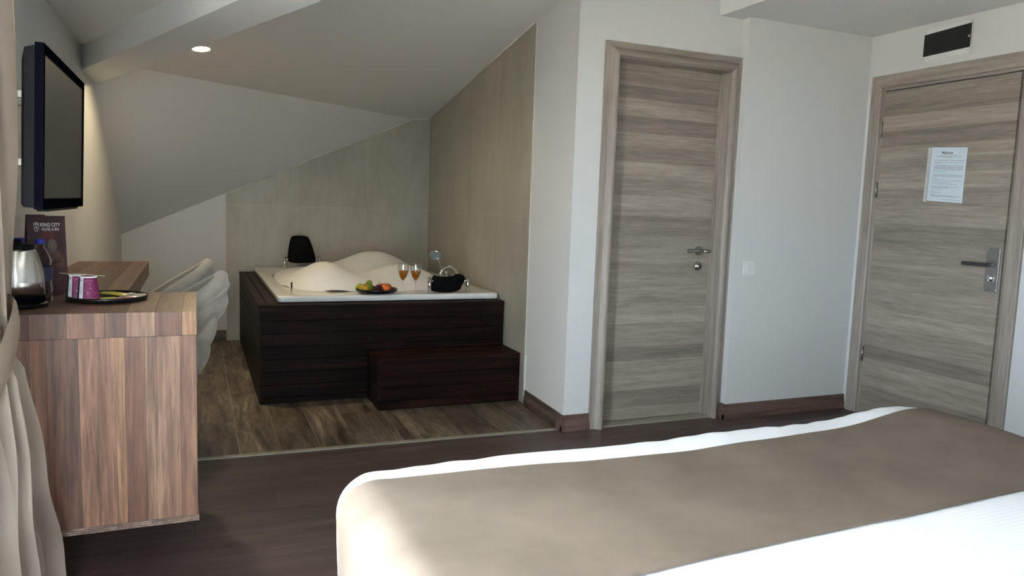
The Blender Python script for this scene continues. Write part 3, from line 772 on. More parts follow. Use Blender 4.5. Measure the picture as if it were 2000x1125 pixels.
# fruit plate
px, py = 1.048, 4.630
fp = obj('plate', MB().lathe([(0.0005, 0.002), (0.085, 0.002), (0.090, 0.004), (0.124, 0.028), (0.131, 0.031), (0.134, 0.027), (0.120, 0.008), (0.092, 0.0), (0.0005, 0.0)], (px, py, bz + 0.0005), 40), M['tray'])
tag(fp, 'round black plate of fruit on the tub rim', 'plate')
def fruit(name, mat, x, y_, r, label, cat, stalk=True, sz_=0.92):
    z_ = bz + 0.0035 + r * sz_
    rows = []
    for i in range(13):
        a = math.pi * i / 12
        rr = max(math.sin(a), 2e-3) * r
        zz = -math.cos(a) * r * sz_
        dim = 0.22 * r * math.exp(-((math.sin(a)) / 0.28) ** 2)
        zz = zz - dim if zz > 0 else zz + dim * 0.5
        rows.append([(rr * math.cos(2 * math.pi * k / 18), rr * math.sin(2 * math.pi * k / 18), zz) for k in range(18)])
    f = thing(name, label, cat, (x, y_, z_ - r * sz_))
    obj('flesh', MB().add([(p[0], p[1], p[2] + r * sz_) for q in rows for p in q], []).v and MB().grid([[(p[0], p[1], p[2] + r * sz_) for p in q] for q in rows], closed_u=True), mat, f, local=True)
    if stalk:
        obj('stalk', MB().tube([(0, 0, 1.62 * r * sz_), (0.002, 0, 2.05 * r * sz_)], 0.0013, 6), M['stalk'], f, local=True)
    return f
fruit('lemon', M['yellow_fruit'], 0.963, 4.600, 0.031, 'yellow fruit at the left of the plate', 'fruit')
fruit('green_apple', M['green_fruit'], 1.000, 4.655, 0.034, 'green apple at the back left of the plate', 'apple')
fruit('yellow_apple', M['lime_pack'], 0.952, 4.665, 0.030, 'yellow-green fruit behind the yellow fruit', 'fruit')
ga = fruit('green_plum', M['green_fruit'], 0.998, 4.640, 0.020, 'small green fruit lying highest on the plate', 'fruit')
ga.location.z = bz + 0.046; ga.location.x = 1.004
fruit('orange', M['orange_fruit'], 1.100, 4.598, 0.031, 'orange between the grapes and red apple', 'orange', False, 0.95)
fruit('red_apple', M['red_fruit'], 1.118, 4.640, 0.031, 'red apple at the right of the plate', 'apple')
fruit('tangerine', M['orange_fruit'], 1.098, 4.670, 0.031, 'tangerine behind the grapes on the plate', 'tangerine', False, 0.9)
gb = thing('grape_bunch', 'bunch of dark red grapes in the middle of the plate', 'grapes', (1.048, 4.59, bz + 0.004))
gm = MB().ball((0, 0, 0), 0.0095, 10, 7).mesh('grape'); gm.materials.append(M['grape'])
rg = random.Random(11)
gs = []
for lay, (n_, rx, ry, zz) in enumerate(((11, 0.042, 0.030, 0.009), (7, 0.028, 0.02, 0.023), (5, 0.020, 0.013, 0.036), (2, 0.008, 0.004, 0.047))):
    for k in range(n_):
        a = 2 * math.pi * k / n_ + lay
        o = obj('grape', gm, None, gb, local=True); o.location = (rx * math.cos(a) + rg.uniform(-.003, .003) + lay * 0.003, ry * math.sin(a), zz)
for k in range(4):
    o = obj('grape', gm, None, gb, local=True); o.location = (0.004 * k - 0.008, 0.006 * (-1) ** k, 0.010 + 0.006 * k)
obj('stem', MB().tube([(0.006, 0, 0.045), (0.009, 0.002, 0.060), (0.008, 0.002, 0.076)], 0.0014, 6), M['stalk'], gb, local=True)

# ------------------------------------------------------------------ desk
dk = thing('desk', 'wall-hung walnut desk with a deep cabinet end', 'desk', (XL + 0.003, 2.39, 0))
DT = 0.859
cy0, cy1, cx1 = 2.387, 2.886, -0.004
tones = {'d': (0.19, 0.105, 0.076), 'm': (0.36, 0.205, 0.138), 'r': (0.27, 0.142, 0.098), 'l': (0.52, 0.31, 0.18), 'p': (0.47, 0.30, 0.208)}
ed = [(-0.545, 'r'), (-0.432, 'r'), (-0.393, 'd'), (-0.314, 'm'), (-0.222, 'l'), (-0.196, 'r'), (-0.144, 'p'), (-0.049, 'm'), (cx1, None)]
for (a, t), (b, _) in zip(ed[:-1], ed[1:]):
    obj('end_board', MB().box(a + 0.0003, b - 0.0003, cy0 + 0.002, cy0 + 0.020, 0.226, 0.7865), M['desk_v'], dk, color=tones[t])
obj('carcass', MB().box(XL + 0.003, cx1 - 0.002, cy0 + 0.0205, cy1 - 0.004, 0.226, 0.786), M['desk_v'], dk, color=tones['r'])
for i in range(3):
    obj('bottom_edge', MB().box(XL + 0.003, cx1 + 0.003, cy0 - 0.001 + 0.0012 * i, cy1, 0.208 + 0.006 * i, 0.2135 + 0.006 * i), M['desk_y'], dk, color=(0.36, 0.27, 0.22))
ed = [(-0.545, 'd'), (-0.43, 'd'), (-0.34, 'r'), (-0.245, 'd'), (-0.19, 'p'), (-0.115, 'r'), (-0.042, 'l'), (cx1 + 0.002, None)]
for (a, t), (b, _) in zip(ed[:-1], ed[1:]):
    obj('top_board', MB().box(a + 0.0003, b - 0.0003, cy0 + 0.002, cy1, 0.7875, DT), M['desk_y'], dk, color=tones[t])
    obj('edge_board', MB().box(a + 0.0003, b - 0.0003, cy0, cy0 + 0.0019, 0.7877, DT - 0.0002), M['desk_v'], dk, color=tones[t])
ed = [(-0.545, 'r'), (-0.47, 'm'), (-0.40, 'r'), (-0.30, 'm'), (-0.226, None)]
for (a, t), (b, _) in zip(ed[:-1], ed[1:]):
    obj('top_board', MB().box(a + 0.0003, b - 0.0003, cy1 + 0.0005, 4.25, 0.7875, DT), M['desk_y'], dk, color=tones[t])

# ------------------------------------------------------------------ chairs
def make_chair(label, group):
    c = thing('barrel_chair', label, 'chair', (0, 0, 0), 0, group)
    A = math.radians(112)
    def rim(th): return 0.862 - 0.36 * (abs(th) / A) ** 1.6
    z_lo = 0.40
    def rad(z): return 0.215 + 0.055 * min(1, max(0, (z - 0.40) / 0.42)) ** 0.9
    def lean(z): return 0.105 * ((z - 0.40) / 0.5) - 0.05 * max(0, (z - 0.80) / 0.1) ** 2 * 0.4
    rows_o, rows_i = [], []
    NT, NZ = 96, 40
    th_n = 0.055
    for j in range(NZ + 1):
        ro, ri = [], []
        for i in range(NT + 1):
            th = -A + 2 * A * i / NT
            s = j / NZ
            z = z_lo + (rim(th) - z_lo) * s
            u_ = th * 0.27 / 0.085; v_ = (z - 0.40) / 0.115
            a_, b_ = math.pi * (u_ + v_) / 2, math.pi * (u_ - v_) / 2
            puff = (abs(math.sin(a_)) * abs(math.sin(b_))) ** 0.45
            fade = min(1, s / 0.06) * min(1, max(0, (1 - s - 0.10)) / 0.12)
            r = rad(z) + 0.048 * (puff - 0.55) * fade
            ro.append((r * math.cos(th) + lean(z) * math.cos(th), r * math.sin(th), z))
            r2 = rad(z) - th_n
            ri.append((r2 * math.cos(th) + lean(z) * math.cos(th), r2 * math.sin(th), z))
        rows_o.append(ro); rows_i.append(ri)
    shell = MB().grid(rows_o)
    shell.grid([r[::-1] for r in rows_i])
    shell.grid([rows_i[0], rows_o[0]])
    for e in (0, -1): shell.grid([[r[e] for r in rows_o], [r[e] for r in rows_i]])
    bk = obj('backrest', shell, M['velvet'], c, local=True)
    top = []
    for i in range(NT + 1):
        po_, pi_ = Vector(rows_o[-1][i]), Vector(rows_i[-1][i])
        top.append((po_ + pi_) / 2 + Vector((0, 0, 0.004)))
    obj('rolled_rim', MB().tube(top, [0.027] * len(top), 14), M['velvet'], bk, local=True)
    for off in (0.024, 0.036):
        pts_ = []
        for i in range(NT + 1):
            th = -A + 2 * A * i / NT; z = rim(th) - off
            r = rad(z) + 0.001
            pts_.append((r * math.cos(th) + lean(z) * math.cos(th), r * math.sin(th), z))
        obj('piping', MB().tube(pts_, 0.0045, 6), M['velvet'], bk, local=True)
    bt = MB().ball((0, 0, 0), 0.011, 8, 6).mesh('button'); bt.materials.append(M['velvet'])
    for iu in range(-7, 8):
        for iv in range(0, 5):
            if (iu + iv) % 2: continue
            th = iu * 0.085 / 0.27; z = 0.40 + iv * 0.115
            if abs(th) > A * 0.97 or z > rim(th) - 0.06 or z < 0.43: continue
            r = rad(z) - 0.036
            o = obj('button', bt, None, bk, local=True); o.location = (r * math.cos(th) + lean(z) * math.cos(th), r * math.sin(th), z)
    # seat: rounded cushion and frame
    out = []
    for k in range(48):
        a = 2 * math.pi * k / 48; s_ = sup(a, 0.235, 0.225, 3.2); out.append((s_[0] - 0.05, s_[1]))
    rows = [[(x * s_, y_ * s_, z) for x, y_ in out] for s_, z in ((0.001, 0.36), (0.93, 0.36), (1.0, 0.375), (1.0, 0.45), (0.97, 0.475), (0.88, 0.487), (0.001, 0.492))]
    obj('seat', MB().grid(rows, closed_u=True), M['velvet'], c, local=True)
    for sx in (-1, 1):
        for sy_ in (-1, 1):
            obj('leg', MB().tube([(0.14 * sx - 0.05, 0.14 * sy_, 0.37), (0.19 * sx - 0.05, 0.19 * sy_, 0.0)], [0.018, 0.010], 10), M['dark_leg'], c, local=True)
    return c
ch = make_chair('beige quilted velvet barrel chair, the nearer of the two at the desk', 'barrel chairs at the desk')
ch.location = (-0.235, 3.36, 0)
ch2 = copy_tree(ch); ch2['label'] = 'beige quilted velvet barrel chair, the farther one at the desk'
ch2.location = (-0.282, 4.02, 0)

# ------------------------------------------------------------------ television
tv = thing('television', 'black flat television tilted on the left wall', 'television', (XL, 2.57, 1.36))
def tvp(x, y_, z):   # tilt: the top leans out from the wall
    return (x + 0.035 * (z - 1.36), y_, z)
def tvbox(x0_, x1_, y0_, y1_, z0_, z1_):
    m = MB().box(x0_, x1_, y0_, y1_, z0_, z1_); m.v = [tvp(*p) for p in m.v]; return m
xf_ = -0.350
fr = MB()
for a in (tvbox(xf_ - 0.020, xf_, 2.205, 2.935, 1.545, 1.568), tvbox(xf_ - 0.020, xf_, 2.205, 2.935, 1.154, 1.182), tvbox(xf_ - 0.020, xf_, 2.205, 2.223, 1.182, 1.545), tvbox(xf_ - 0.020, xf_, 2.917, 2.935, 1.182, 1.545), tvbox(xf_ - 0.020, xf_ - 0.008, 2.223, 2.917, 1.182, 1.545)):
    fr.add(a.v, a.f)
obj('bezel', fr, M['black_gloss'], tv)
obj('screen', tvbox(xf_ - 0.008, xf_ - 0.003, 2.223, 2.917, 1.182, 1.545), M['panel_dark'], tv)
bkv = []
for sx_, ins in ((xf_ - 0.020, 0.004), (xf_ - 0.044, 0.010), (xf_ - 0.054, 0.035), (xf_ - 0.066, 0.12)):
    t_ = 0.02 if ins < 0.05 else 0.06
    bkv.append([tvp(sx_, 2.207 + ins, 1.156 + ins * 0.3), tvp(sx_, 2.933 - ins, 1.156 + ins * 0.3), tvp(sx_, 2.933 - ins, 1.566 - ins * 1.1), tvp(sx_, 2.207 + ins, 1.566 - ins * 1.1)])
mb = MB().grid(bkv, closed_u=True, smooth=False); mb.f.append((12, 13, 14, 15)); mb.s.append(False)
obj('back_housing', mb, M['black_plastic'], tv)
obj('speaker_bar', tvbox(xf_ - 0.030, xf_ - 0.006, 2.30, 2.86, 1.147, 1.156), M['black_plastic'], tv)
wm = obj('wall_mount', MB().box(XL, XL + 0.012, 2.40, 2.72, 1.25, 1.50), M['black_plastic'], tv)
for ya_, za_ in ((2.44, 1.455), (2.66, 1.455), (2.44, 1.270)):
    obj('mount_arm', MB().box(XL + 0.010, -0.415, ya_, ya_ + 0.03, za_, za_ + 0.018), M['nickel'], wm)
obj('cable', MB().tube([(-0.43, 2.30, 1.275), (-0.46, 2.29, 1.27), (-0.475, 2.29, 1.24), (-0.50, 2.30, 1.21), (-0.53, 2.32, 1.16), (XL + 0.004, 2.33, 1.05)], 0.004, 8), M['white'], tv)

# ------------------------------------------------------------------ things on the desk
# kettle
kt = thing('kettle', 'brushed steel electric kettle with black base on the desk', 'kettle', (-0.482, 2.560, DT))
obj('base', MB().lathe([(0.0005, 0.0005), (0.072, 0.0005), (0.074, 0.007), (0.070, 0.014), (0.0005, 0.014)], (0, 0, 0), 32), M['black_plastic'], kt, local=True)
obj('foot_ring', MB().lathe([(0.0005, 0.0145), (0.066, 0.0145), (0.0652, 0.036), (0.0005, 0.036)], (0, 0, 0), 32), M['black_gloss'], kt, local=True)
obj('body', MB().lathe([(0.0005, 0.0365), (0.0655, 0.0365), (0.065, 0.08), (0.062, 0.11), (0.055, 0.14), (0.047, 0.165), (0.044, 0.172), (0.0005, 0.173)], (0, 0, 0), 40), M['steel'], kt, local=True)
lid = obj('lid', MB().lathe([(0.0005, 0.1735), (0.044, 0.1735), (0.043, 0.182), (0.036, 0.187), (0.0005, 0.189)], (0, 0, 0), 28), M['black_plastic'], kt, local=True)
obj('lid_knob', MB().lathe([(0.0005, 0.188), (0.010, 0.188), (0.012, 0.198), (0.0005, 0.202)], (0, 0, 0), 14), M['black_plastic'], lid, local=True)
obj('handle', MB().tube([(-0.030, -0.018, 0.178), (-0.055, -0.060, 0.178), (-0.056, -0.085, 0.160), (-0.05, -0.095, 0.11), (-0.045, -0.085, 0.06), (-0.036, -0.055, 0.046)], [0.009, 0.011, 0.011, 0.010, 0.010, 0.008], 10), M['black_plastic'], kt, local=True)
obj('spout', MB().prism([(0.012, 0.043, 0.170), (-0.012, 0.043, 0.170), (0.0, 0.066, 0.170), ], (0, -0.004, -0.03)), M['steel'], kt, local=True)

# bottles
def bottle(loc, label):
    b = thing('water_bottle', label, 'bottle', loc, 0, 'water bottles on the desk')
    prof = [(0.0005, 0.001), (0.028, 0.001), (0.031, 0.006), (0.031, 0.022), (0.029, 0.027), (0.031, 0.033), (0.031, 0.052), (0.029, 0.057), (0.031, 0.062), (0.031, 0.112), (0.029, 0.116), (0.031, 0.121), (0.030, 0.130), (0.024, 0.150), (0.014, 0.166), (0.0125, 0.170), (0.0125, 0.178), (0.0005, 0.178)]
    obj('body', MB().lathe(prof, (0, 0, 0), 26), M['bottle'], b, local=True)
    lb = obj('label_wrap', MB().lathe([(0.0316, 0.066), (0.0316, 0.108)], (0, 0, 0), 26), M['navy'], b, local=True)
    obj('cap', MB().lathe([(0.0005, 0.1785), (0.0145, 0.1785), (0.0148, 0.181), (0.0148, 0.192), (0.013, 0.194), (0.0005, 0.194)], (0, 0, 0), 22, smooth=False), M['blue_cap'], b, local=True)
    return b
b1 = bottle((-0.447, 2.690, DT + 0.0003), 'clear water bottle with blue cap between kettle and burgundy card')
b2 = bottle((-0.511, 2.742, DT + 0.0003), 'clear water bottle with blue cap behind the kettle by the wall')

# lettering helper: text turned to a mesh
def text_mesh(s, size, mat, bold=0.0, squeeze=1.0):
    cu = bpy.data.curves.new('lettering', 'FONT'); cu.body = s; cu.size = size; cu.align_x = 'LEFT'; cu.offset = bold
    to = bpy.data.objects.new('lettering_tmp', cu); COL.objects.link(to)
    dg = bpy.context.evaluated_depsgraph_get()
    me = bpy.data.meshes.new_from_object(to.evaluated_get(dg))
    bpy.data.objects.remove(to)
    me.materials.clear(); me.materials.append(mat)
    w_ = max(v.co.x for v in me.vertices) - min(v.co.x for v in me.vertices)
    x0_ = min(v.co.x for v in me.vertices)
    for v in me.vertices: v.co.x = (v.co.x - x0_) * squeeze
    return me, w_ * squeeze
lt, w_ = text_mesh('S', 0.020, M['ink_white'], 0.0004)
lo_ = obj('letter', lt, None, b1.children[1], local=True)
lo_.rotation_euler = (math.radians(90), 0, math.radians(28)); lo_.location = (0.0075, -0.0313, 0.079)

# brochure: folded card standing on the desk
bro = thing('brochure', 'tall burgundy spa brochure standing behind the kettle', 'brochure', (-0.452, 2.862, DT), math.radians(30))
BW, BH = 0.116, 0.262
def bp(a, b, d=0.0):     # a: 0..BW across, b: 0..BH up; leaning back a little
    return (a - BW / 2, b * 0.045 - d, b)
obj('front_panel', MB().prism([bp(0, 0), bp(BW, 0), bp(BW, BH - 0.001), bp(0, BH)], (0, 0.0012, 0)), M['card'], bro, local=True)
obj('back_panel', MB().prism([(-BW / 2 - 0.006, 0.050, 0), (BW / 2 - 0.006, 0.050, 0), (BW / 2 - 0.06, 0.0140, BH + 0.003), (-BW / 2 - 0.001, 0.0140, BH + 0.003)], (0, 0.0012, 0)), M['card'], bro, local=True)
def flat(name, polys, mat, d=0.0008):
    mb_ = MB()
    for q in polys: mb_.add([bp(a, b, d) for a, b in q], [tuple(range(len(q)))])
    return obj(name, mb_, mat, bro, local=True)
def ell(cx, cz, rx, rz, n=20, a0=0): return [(cx + rx * math.cos(2 * math.pi * k / n + a0), cz + rz * math.sin(2 * math.pi * k / n + a0)) for k in range(n)]
def put_text(s, size, a, b, bold, width):
    me, w0 = text_mesh(s, size, M['ink_white'], bold)
    k_ = width / w0
    for v in me.vertices:
        x, z = v.co.x * k_ + a, v.co.y + b
        v.co = bp(x, z, 0.0009)
    obj('lettering', me, None, bro, local=True, fix=False)
put_text('KING CITY', 0.0165, 0.039, 0.226, 0.0004, 0.061)
put_text('HOTEL & SPA', 0.0125, 0.043, 0.2125, 0.0003, 0.053)
# crest: shield outline with crown points
def shield(s): return [(0.0275 + s * x, 0.222 + s * z) for x, z in ((-0.0075, 0.010), (0.0075, 0.010), (0.0075, -0.002), (0.005, -0.009), (0, -0.014), (-0.005, -0.009), (-0.0075, -0.002))]
flat('crest', [shield(1.0)], M['ink_white'], 0.0008)
flat('crest_field', [shield(0.78)], M['card'], 0.0011)
flat('crest_mark', [ell(0.0275, 0.2225, 0.0030, 0.0042, 12)], M['ink_white'], 0.0014)
flat('crown', [[(0.0275 + x - 0.0016, 0.2335), (0.0275 + x + 0.0016, 0.2335), (0.0275 + x * 1.25, 0.2335 + hh)] for x, hh in ((-0.006, 0.006), (-0.003, 0.008), (0, 0.011), (0.003, 0.008), (0.006, 0.006))], M['ink_white'], 0.0009)
M['print_brown'] = plain('print_brown', (0.085, 0.035, 0.028), 0.45, var=0.7, scale=90)
M['print_pale'] = plain('print_stone', (0.11, 0.085, 0.085), 0.45, var=0.3, scale=120)
M['print_red'] = plain('print_red', (0.09, 0.008, 0.014), 0.45, var=0.3, scale=40)
M['print_gold'] = plain('print_gold', (0.20, 0.13, 0.03), 0.45)
flat('picture_glow', [ell(0.060, 0.195, 0.020, 0.018)], M['print_red'], 0.0005)
flat('picture_figure', [ell(0.036, 0.170, 0.016, 0.022, 18, .3), ell(0.045, 0.148, 0.013, 0.02), ell(0.070, 0.120, 0.034, 0.030), ell(0.055, 0.105, 0.02, 0.018), ell(0.092, 0.112, 0.014, 0.022)], M['print_brown'], 0.0008)
flat('picture_stone', [ell(0.0725, 0.163, 0.0145, 0.022)], M['print_pale'], 0.0011)
flat('picture_sign', [[(0.066, 0.155), (0.068, 0.155), (0.0705, 0.171), (0.0685, 0.171)], [(0.072, 0.155), (0.074, 0.155), (0.0735, 0.171), (0.0715, 0.171)], [(0.077, 0.156), (0.079, 0.156), (0.0775, 0.170), (0.0755, 0.170)]], M['print_gold'], 0.0014)
flat('picture_towel', [[(0.052, 0.085), (0.078, 0.076), (0.080, 0.080), (0.054, 0.090)], [(0.095, 0.088), (0.100, 0.088), (0.106, 0.112), (0.102, 0.112)]], M['print_pale'], 0.0012)
M['line_ink'] = plain('dim_white_line', (0.12, 0.07, 0.075), 0.5)
flat('small_print', [[(0.055, b), (0.055 + w1, b), (0.055 + w1, b + 0.0016), (0.055, b + 0.0016)] for b, w1 in ((0.050, 0.042), (0.041, 0.022), (0.033, 0.022))], M['line_ink'], 0.0008)
fr_ = [(0.012, 0.030), (BW - 0.010, 0.030), (BW - 0.006, 0.034), (BW - 0.006, 0.248), (BW - 0.010, 0.252), (0.012, 0.252), (0.008, 0.248), (0.008, 0.034)]
pol = []
for i in range(8):
    a, b = Vector(fr_[i]), Vector(fr_[(i + 1) % 8]); nn_ = Vector((-(b - a).y, (b - a).x)).normalized() * 0.0007
    pol.append([tuple(a), tuple(b), tuple(b + nn_), tuple(a + nn_)])
flat('border_line', pol, M['line_ink'], 0.0007)

# tray, cups, stick, sachets
trx, tr_y = -0.266, 2.700
tr = obj('tray', MB().lathe([(0.0005, 0.0005), (0.106, 0.0005), (0.116, 0.003), (0.119, 0.012), (0.118, 0.016), (0.115, 0.017), (0.112, 0.015), (0.108, 0.006), (0.0005, 0.005)], (0, 0, 0), 56, sy_=1.05), M['tray'], local=True)
tr.location = (trx, tr_y, DT + 0.0002); tag(tr, 'round black tray with low rim on the desk', 'tray')
def cup(loc, rot, label):
    c = thing('paper_cup', label, 'paper cup', loc, rot, 'paper cups on the tray')
    H_ = 0.076
    def r_(z): return 0.0325 - (0.0325 - 0.0245) * z / H_
    obj('cup_wall', MB().lathe([(r_(0.002), 0.002), (r_(H_ - .001), H_ - .001), (r_(H_) - .001, H_), (r_(H_) - 0.003, H_), (r_(H_) - 0.004, H_ - 0.004), (0.0005, H_ - 0.004)], (0, 0, 0), 40), M['magenta'], c, local=True)
    obj('lip', MB().lathe([(0.0318, 0.0), (0.0340, 0.0005), (0.0345, 0.0022), (0.0338, 0.0040), (0.0322, 0.0040)], (0, 0, 0), 40), M['cup_white'], c, local=True)
    obj('base_rim', MB().lathe([(r_(H_ - 0.004) + 0.0004, H_ - 0.004), (r_(H_) + 0.0004, H_ + 0.0002), (r_(H_) - 0.003, H_ + 0.0002)], (0, 0, 0), 40), M['cup_white'], c, local=True)
    def patch(a0, a1, z0_, z1_, off=0.0004):
        n_ = max(2, int((a1 - a0) / 6) + 1)
        return MB().grid([[((r_(z) + off) * math.cos(math.radians(a0 + (a1 - a0) * k_ / n_)), (r_(z) + off) * math.sin(math.radians(a0 + (a1 - a0) * k_ / n_)), z) for k_ in range(n_ + 1)] for z in (z0_, z1_)])
    obj('white_stripe', patch(-145, -119, 0.004, 0.0725), M['cup_white'], c, local=True)
    obj('teal_panel', patch(-205, -145, 0.004, 0.0725), M['teal'], c, local=True)
    ink = MB()
    for q in (patch(-136, -128, 0.062, 0.066, 0.0008), patch(-134, -130, 0.066, 0.068, 0.0008)): ink.add(q.v, q.f)
    for z in [0.022 + 0.0042 * k_ for k_ in range(6)]:
        q = patch(-134, -130, z, z + 0.0024, 0.0008); ink.add(q.v, q.f)
    obj('print', ink, M['teal'], c, local=True)
    fl = MB()
    q = patch(-112, -62, 0.0625, 0.0640, 0.0008); fl.add(q.v, q.f)
    q = patch(-115, -40, 0.0085, 0.0095, 0.0008); fl.add(q.v, q.f)
    rs = random.Random(5)
    for a, z, s in ((-78, .053, 2.3), (-76, .040, 2.4), (-92, .026, 2.6), (-104, .057, 1.2), (-108, .042, 1.2), (-60, .058, 1.0), (-66, .030, 1.4), (-106, .034, 1.6), (-55, .045, 1.6), (-88, .046, 0.9), (-50, .025, 2.0)):
        for da, dz_ in ((4, 0.8), (1.3, 2.2)):
            q = patch(a - da * s * .5, a + da * s * .5, z - dz_ * s * .0005, z + dz_ * s * .0005, 0.0007); fl.add(q.v, q.f)
    M.setdefault('flake', plain('pale_pink_ink', (0.45, 0.16, 0.30), 0.6))
    obj('snowflake_print', fl, M['flake'], c, local=True)
    return c
cup((-0.314, 2.650, DT + 0.0058), math.radians(5), 'upside-down magenta paper cup at the front of the tray')
cup((-0.352, 2.712, DT + 0.0058), math.radians(5), 'upside-down magenta paper cup behind the front cup')
stx = obj('stir_stick', MB().prism([(-0.405, 2.735, 0), (-0.270, 2.635, 0), (-0.266, 2.640, 0), (-0.401, 2.740, 0)], (0, 0, 0.0016)), M['bamboo'], local=True)
stx.location = (0, 0, DT + 0.0825); tag(stx, 'flat wooden stirrer lying across the two cups', 'stirrer')
def sachet(name, mat, loc, rz, w, l, tilt, label):
    rows = []
    for i in range(9):
        rows.append([((i / 8 - .5) * l, (k / 6 - .5) * w, 0.0012 + 0.0055 * math.sin(math.pi * i / 8) ** .6 * math.sin(math.pi * k / 6) ** .6 + 0.0008 * math.sin(i * 2.3 + k * 1.7)) for k in range(7)])
    mb = MB().grid(rows)
    b0 = [[(p[0], p[1], 0.0002) for p in r] for r in rows]; mb.grid([r[::-1] for r in b0])
    for rr_ in (0, 8): mb.grid([rows[rr_], b0[rr_]])
    for cc in (0, 6): mb.grid([[r[cc] for r in rows], [r[cc] for r in b0]])
    o = obj(name, mb, mat, local=True); o.location = loc; o.rotation_euler = (0, math.radians(tilt), math.radians(rz))
    return tag(o, label, 'sachet')
zt = DT + 0.0058
sachet('sachet', M['lime_pack'], (-0.262, 2.660, zt), 20, 0.045, 0.075, 0, 'lime yellow sachet beside the front cup')
sachet('sachet', M['yellow_pack'], (-0.250, 2.735, zt + 0.008), -20, 0.045, 0.085, 4, 'gold yellow sachet lying on top at the back of the tray')
sachet('sachet', M['red_pack'], (-0.226, 2.640, zt), 8, 0.030, 0.060, 0, 'red sachet near the front rim of the tray')
sachet('sachet', M['pink_pack'], (-0.205, 2.672, zt + 0.002), 35, 0.035, 0.065, 0, 'pink and silver sachet in the middle of the tray')
sachet('sachet', M['silver_pack'], (-0.190, 2.715, zt + 0.004), -15, 0.05, 0.08, -4, 'pale shiny sachet at the right of the tray')
sachet('sachet', M['silver_pack'], (-0.215, 2.765, zt + 0.001), 40, 0.045, 0.07, 0, 'pale shiny sachet at the back rim of the tray')

# ------------------------------------------------------------------ curtain
def interp(tab, z):
    for (za, va), (zb, vb) in zip(tab[:-1], tab[1:]):
        if za <= z <= zb:
            t = (z - za) / (zb - za); t = t * t * (3 - 2 * t) if len(tab) > 2 else t
            return va + (vb - va) * t
    return tab[-1][1] if z > tab[-1][0] else tab[0][1]
yfar = [(0.0, 2.31), (0.2, 2.27), (0.5, 2.10), (0.80, 1.985), (0.95, 1.965), (1.3, 1.955), (1.97, 1.94)]
ynear = [(0.0, 1.50), (0.4, 1.58), (0.80, 1.70), (0.95, 1.70), (1.3, 1.58), (1.97, 1.30)]
amp = [(0.0, 0.050), (0.6, 0.050), (0.85, 0.034), (0.95, 0.034), (1.3, 0.048), (1.97, 0.045)]
cuts = thing('curtain', 'beige satin curtain tied back at the left edge', 'curtain', (-0.42, 1.8, 0))
rows = []
NZ, NP = 70, 260
for j in range(NZ + 1):
    z = 0.015 + (1.955 - 0.015) * j / NZ
    ya, yb, am = interp(ynear, z), interp(yfar, z), interp(amp, z)
    r_ = []
    for i in range(NP + 1):
        t = i / NP
        ph = 2 * math.pi * 5.3 * t + 0.8 * math.sin(5 * t + 0.8 * z) + 0.25 * math.sin(3 * z + 9 * t)
        a2 = am * (0.8 + 0.3 * math.sin(13 * t + 1.0))
        x = -0.418 + a2 * math.sin(ph) + 0.010 * math.sin(2.2 * ph + z * 2) + 0.02 * t * (1 if z < 0.8 else 0.3)
        yy = ya + (yb - ya) * t + 0.010 * math.sin(2 * ph)
        r_.append((x, yy, z))
    rows.append(r_)
obj('panel', MB().grid(rows), M['curtain'], cuts, fix=False)
# sash round the gathered cloth
rows = []
cyy, hy = (1.70 + 1.965) / 2, (1.965 - 1.70) / 2 + 0.020
for w1, bul in ((0.0, -0.004), (0.15, 0.003), (0.5, 0.007), (0.85, 0.003), (1.0, -0.004)):
    r_ = []
    for k in range(64):
        a = 2 * math.pi * k / 64
        s_ = sup(a, 0.060 + bul, hy + bul, 3.0)
        z = 0.865 + 0.10 * (w1 - 0.5) + 0.060 * (s_[1] / hy) + 0.006 * math.sin(3 * a)
        r_.append((-0.425 + s_[0], cyy + s_[1], z))
    rows.append(r_)
obj('tieback', MB().grid(rows, closed_u=True), M['curtain'], cuts)
obj('hook', MB().tube([(XL, 1.96, 0.96), (-0.50, 1.965, 0.96), (-0.485, 1.97, 0.94)], 0.006, 8), M['nickel'], cuts)

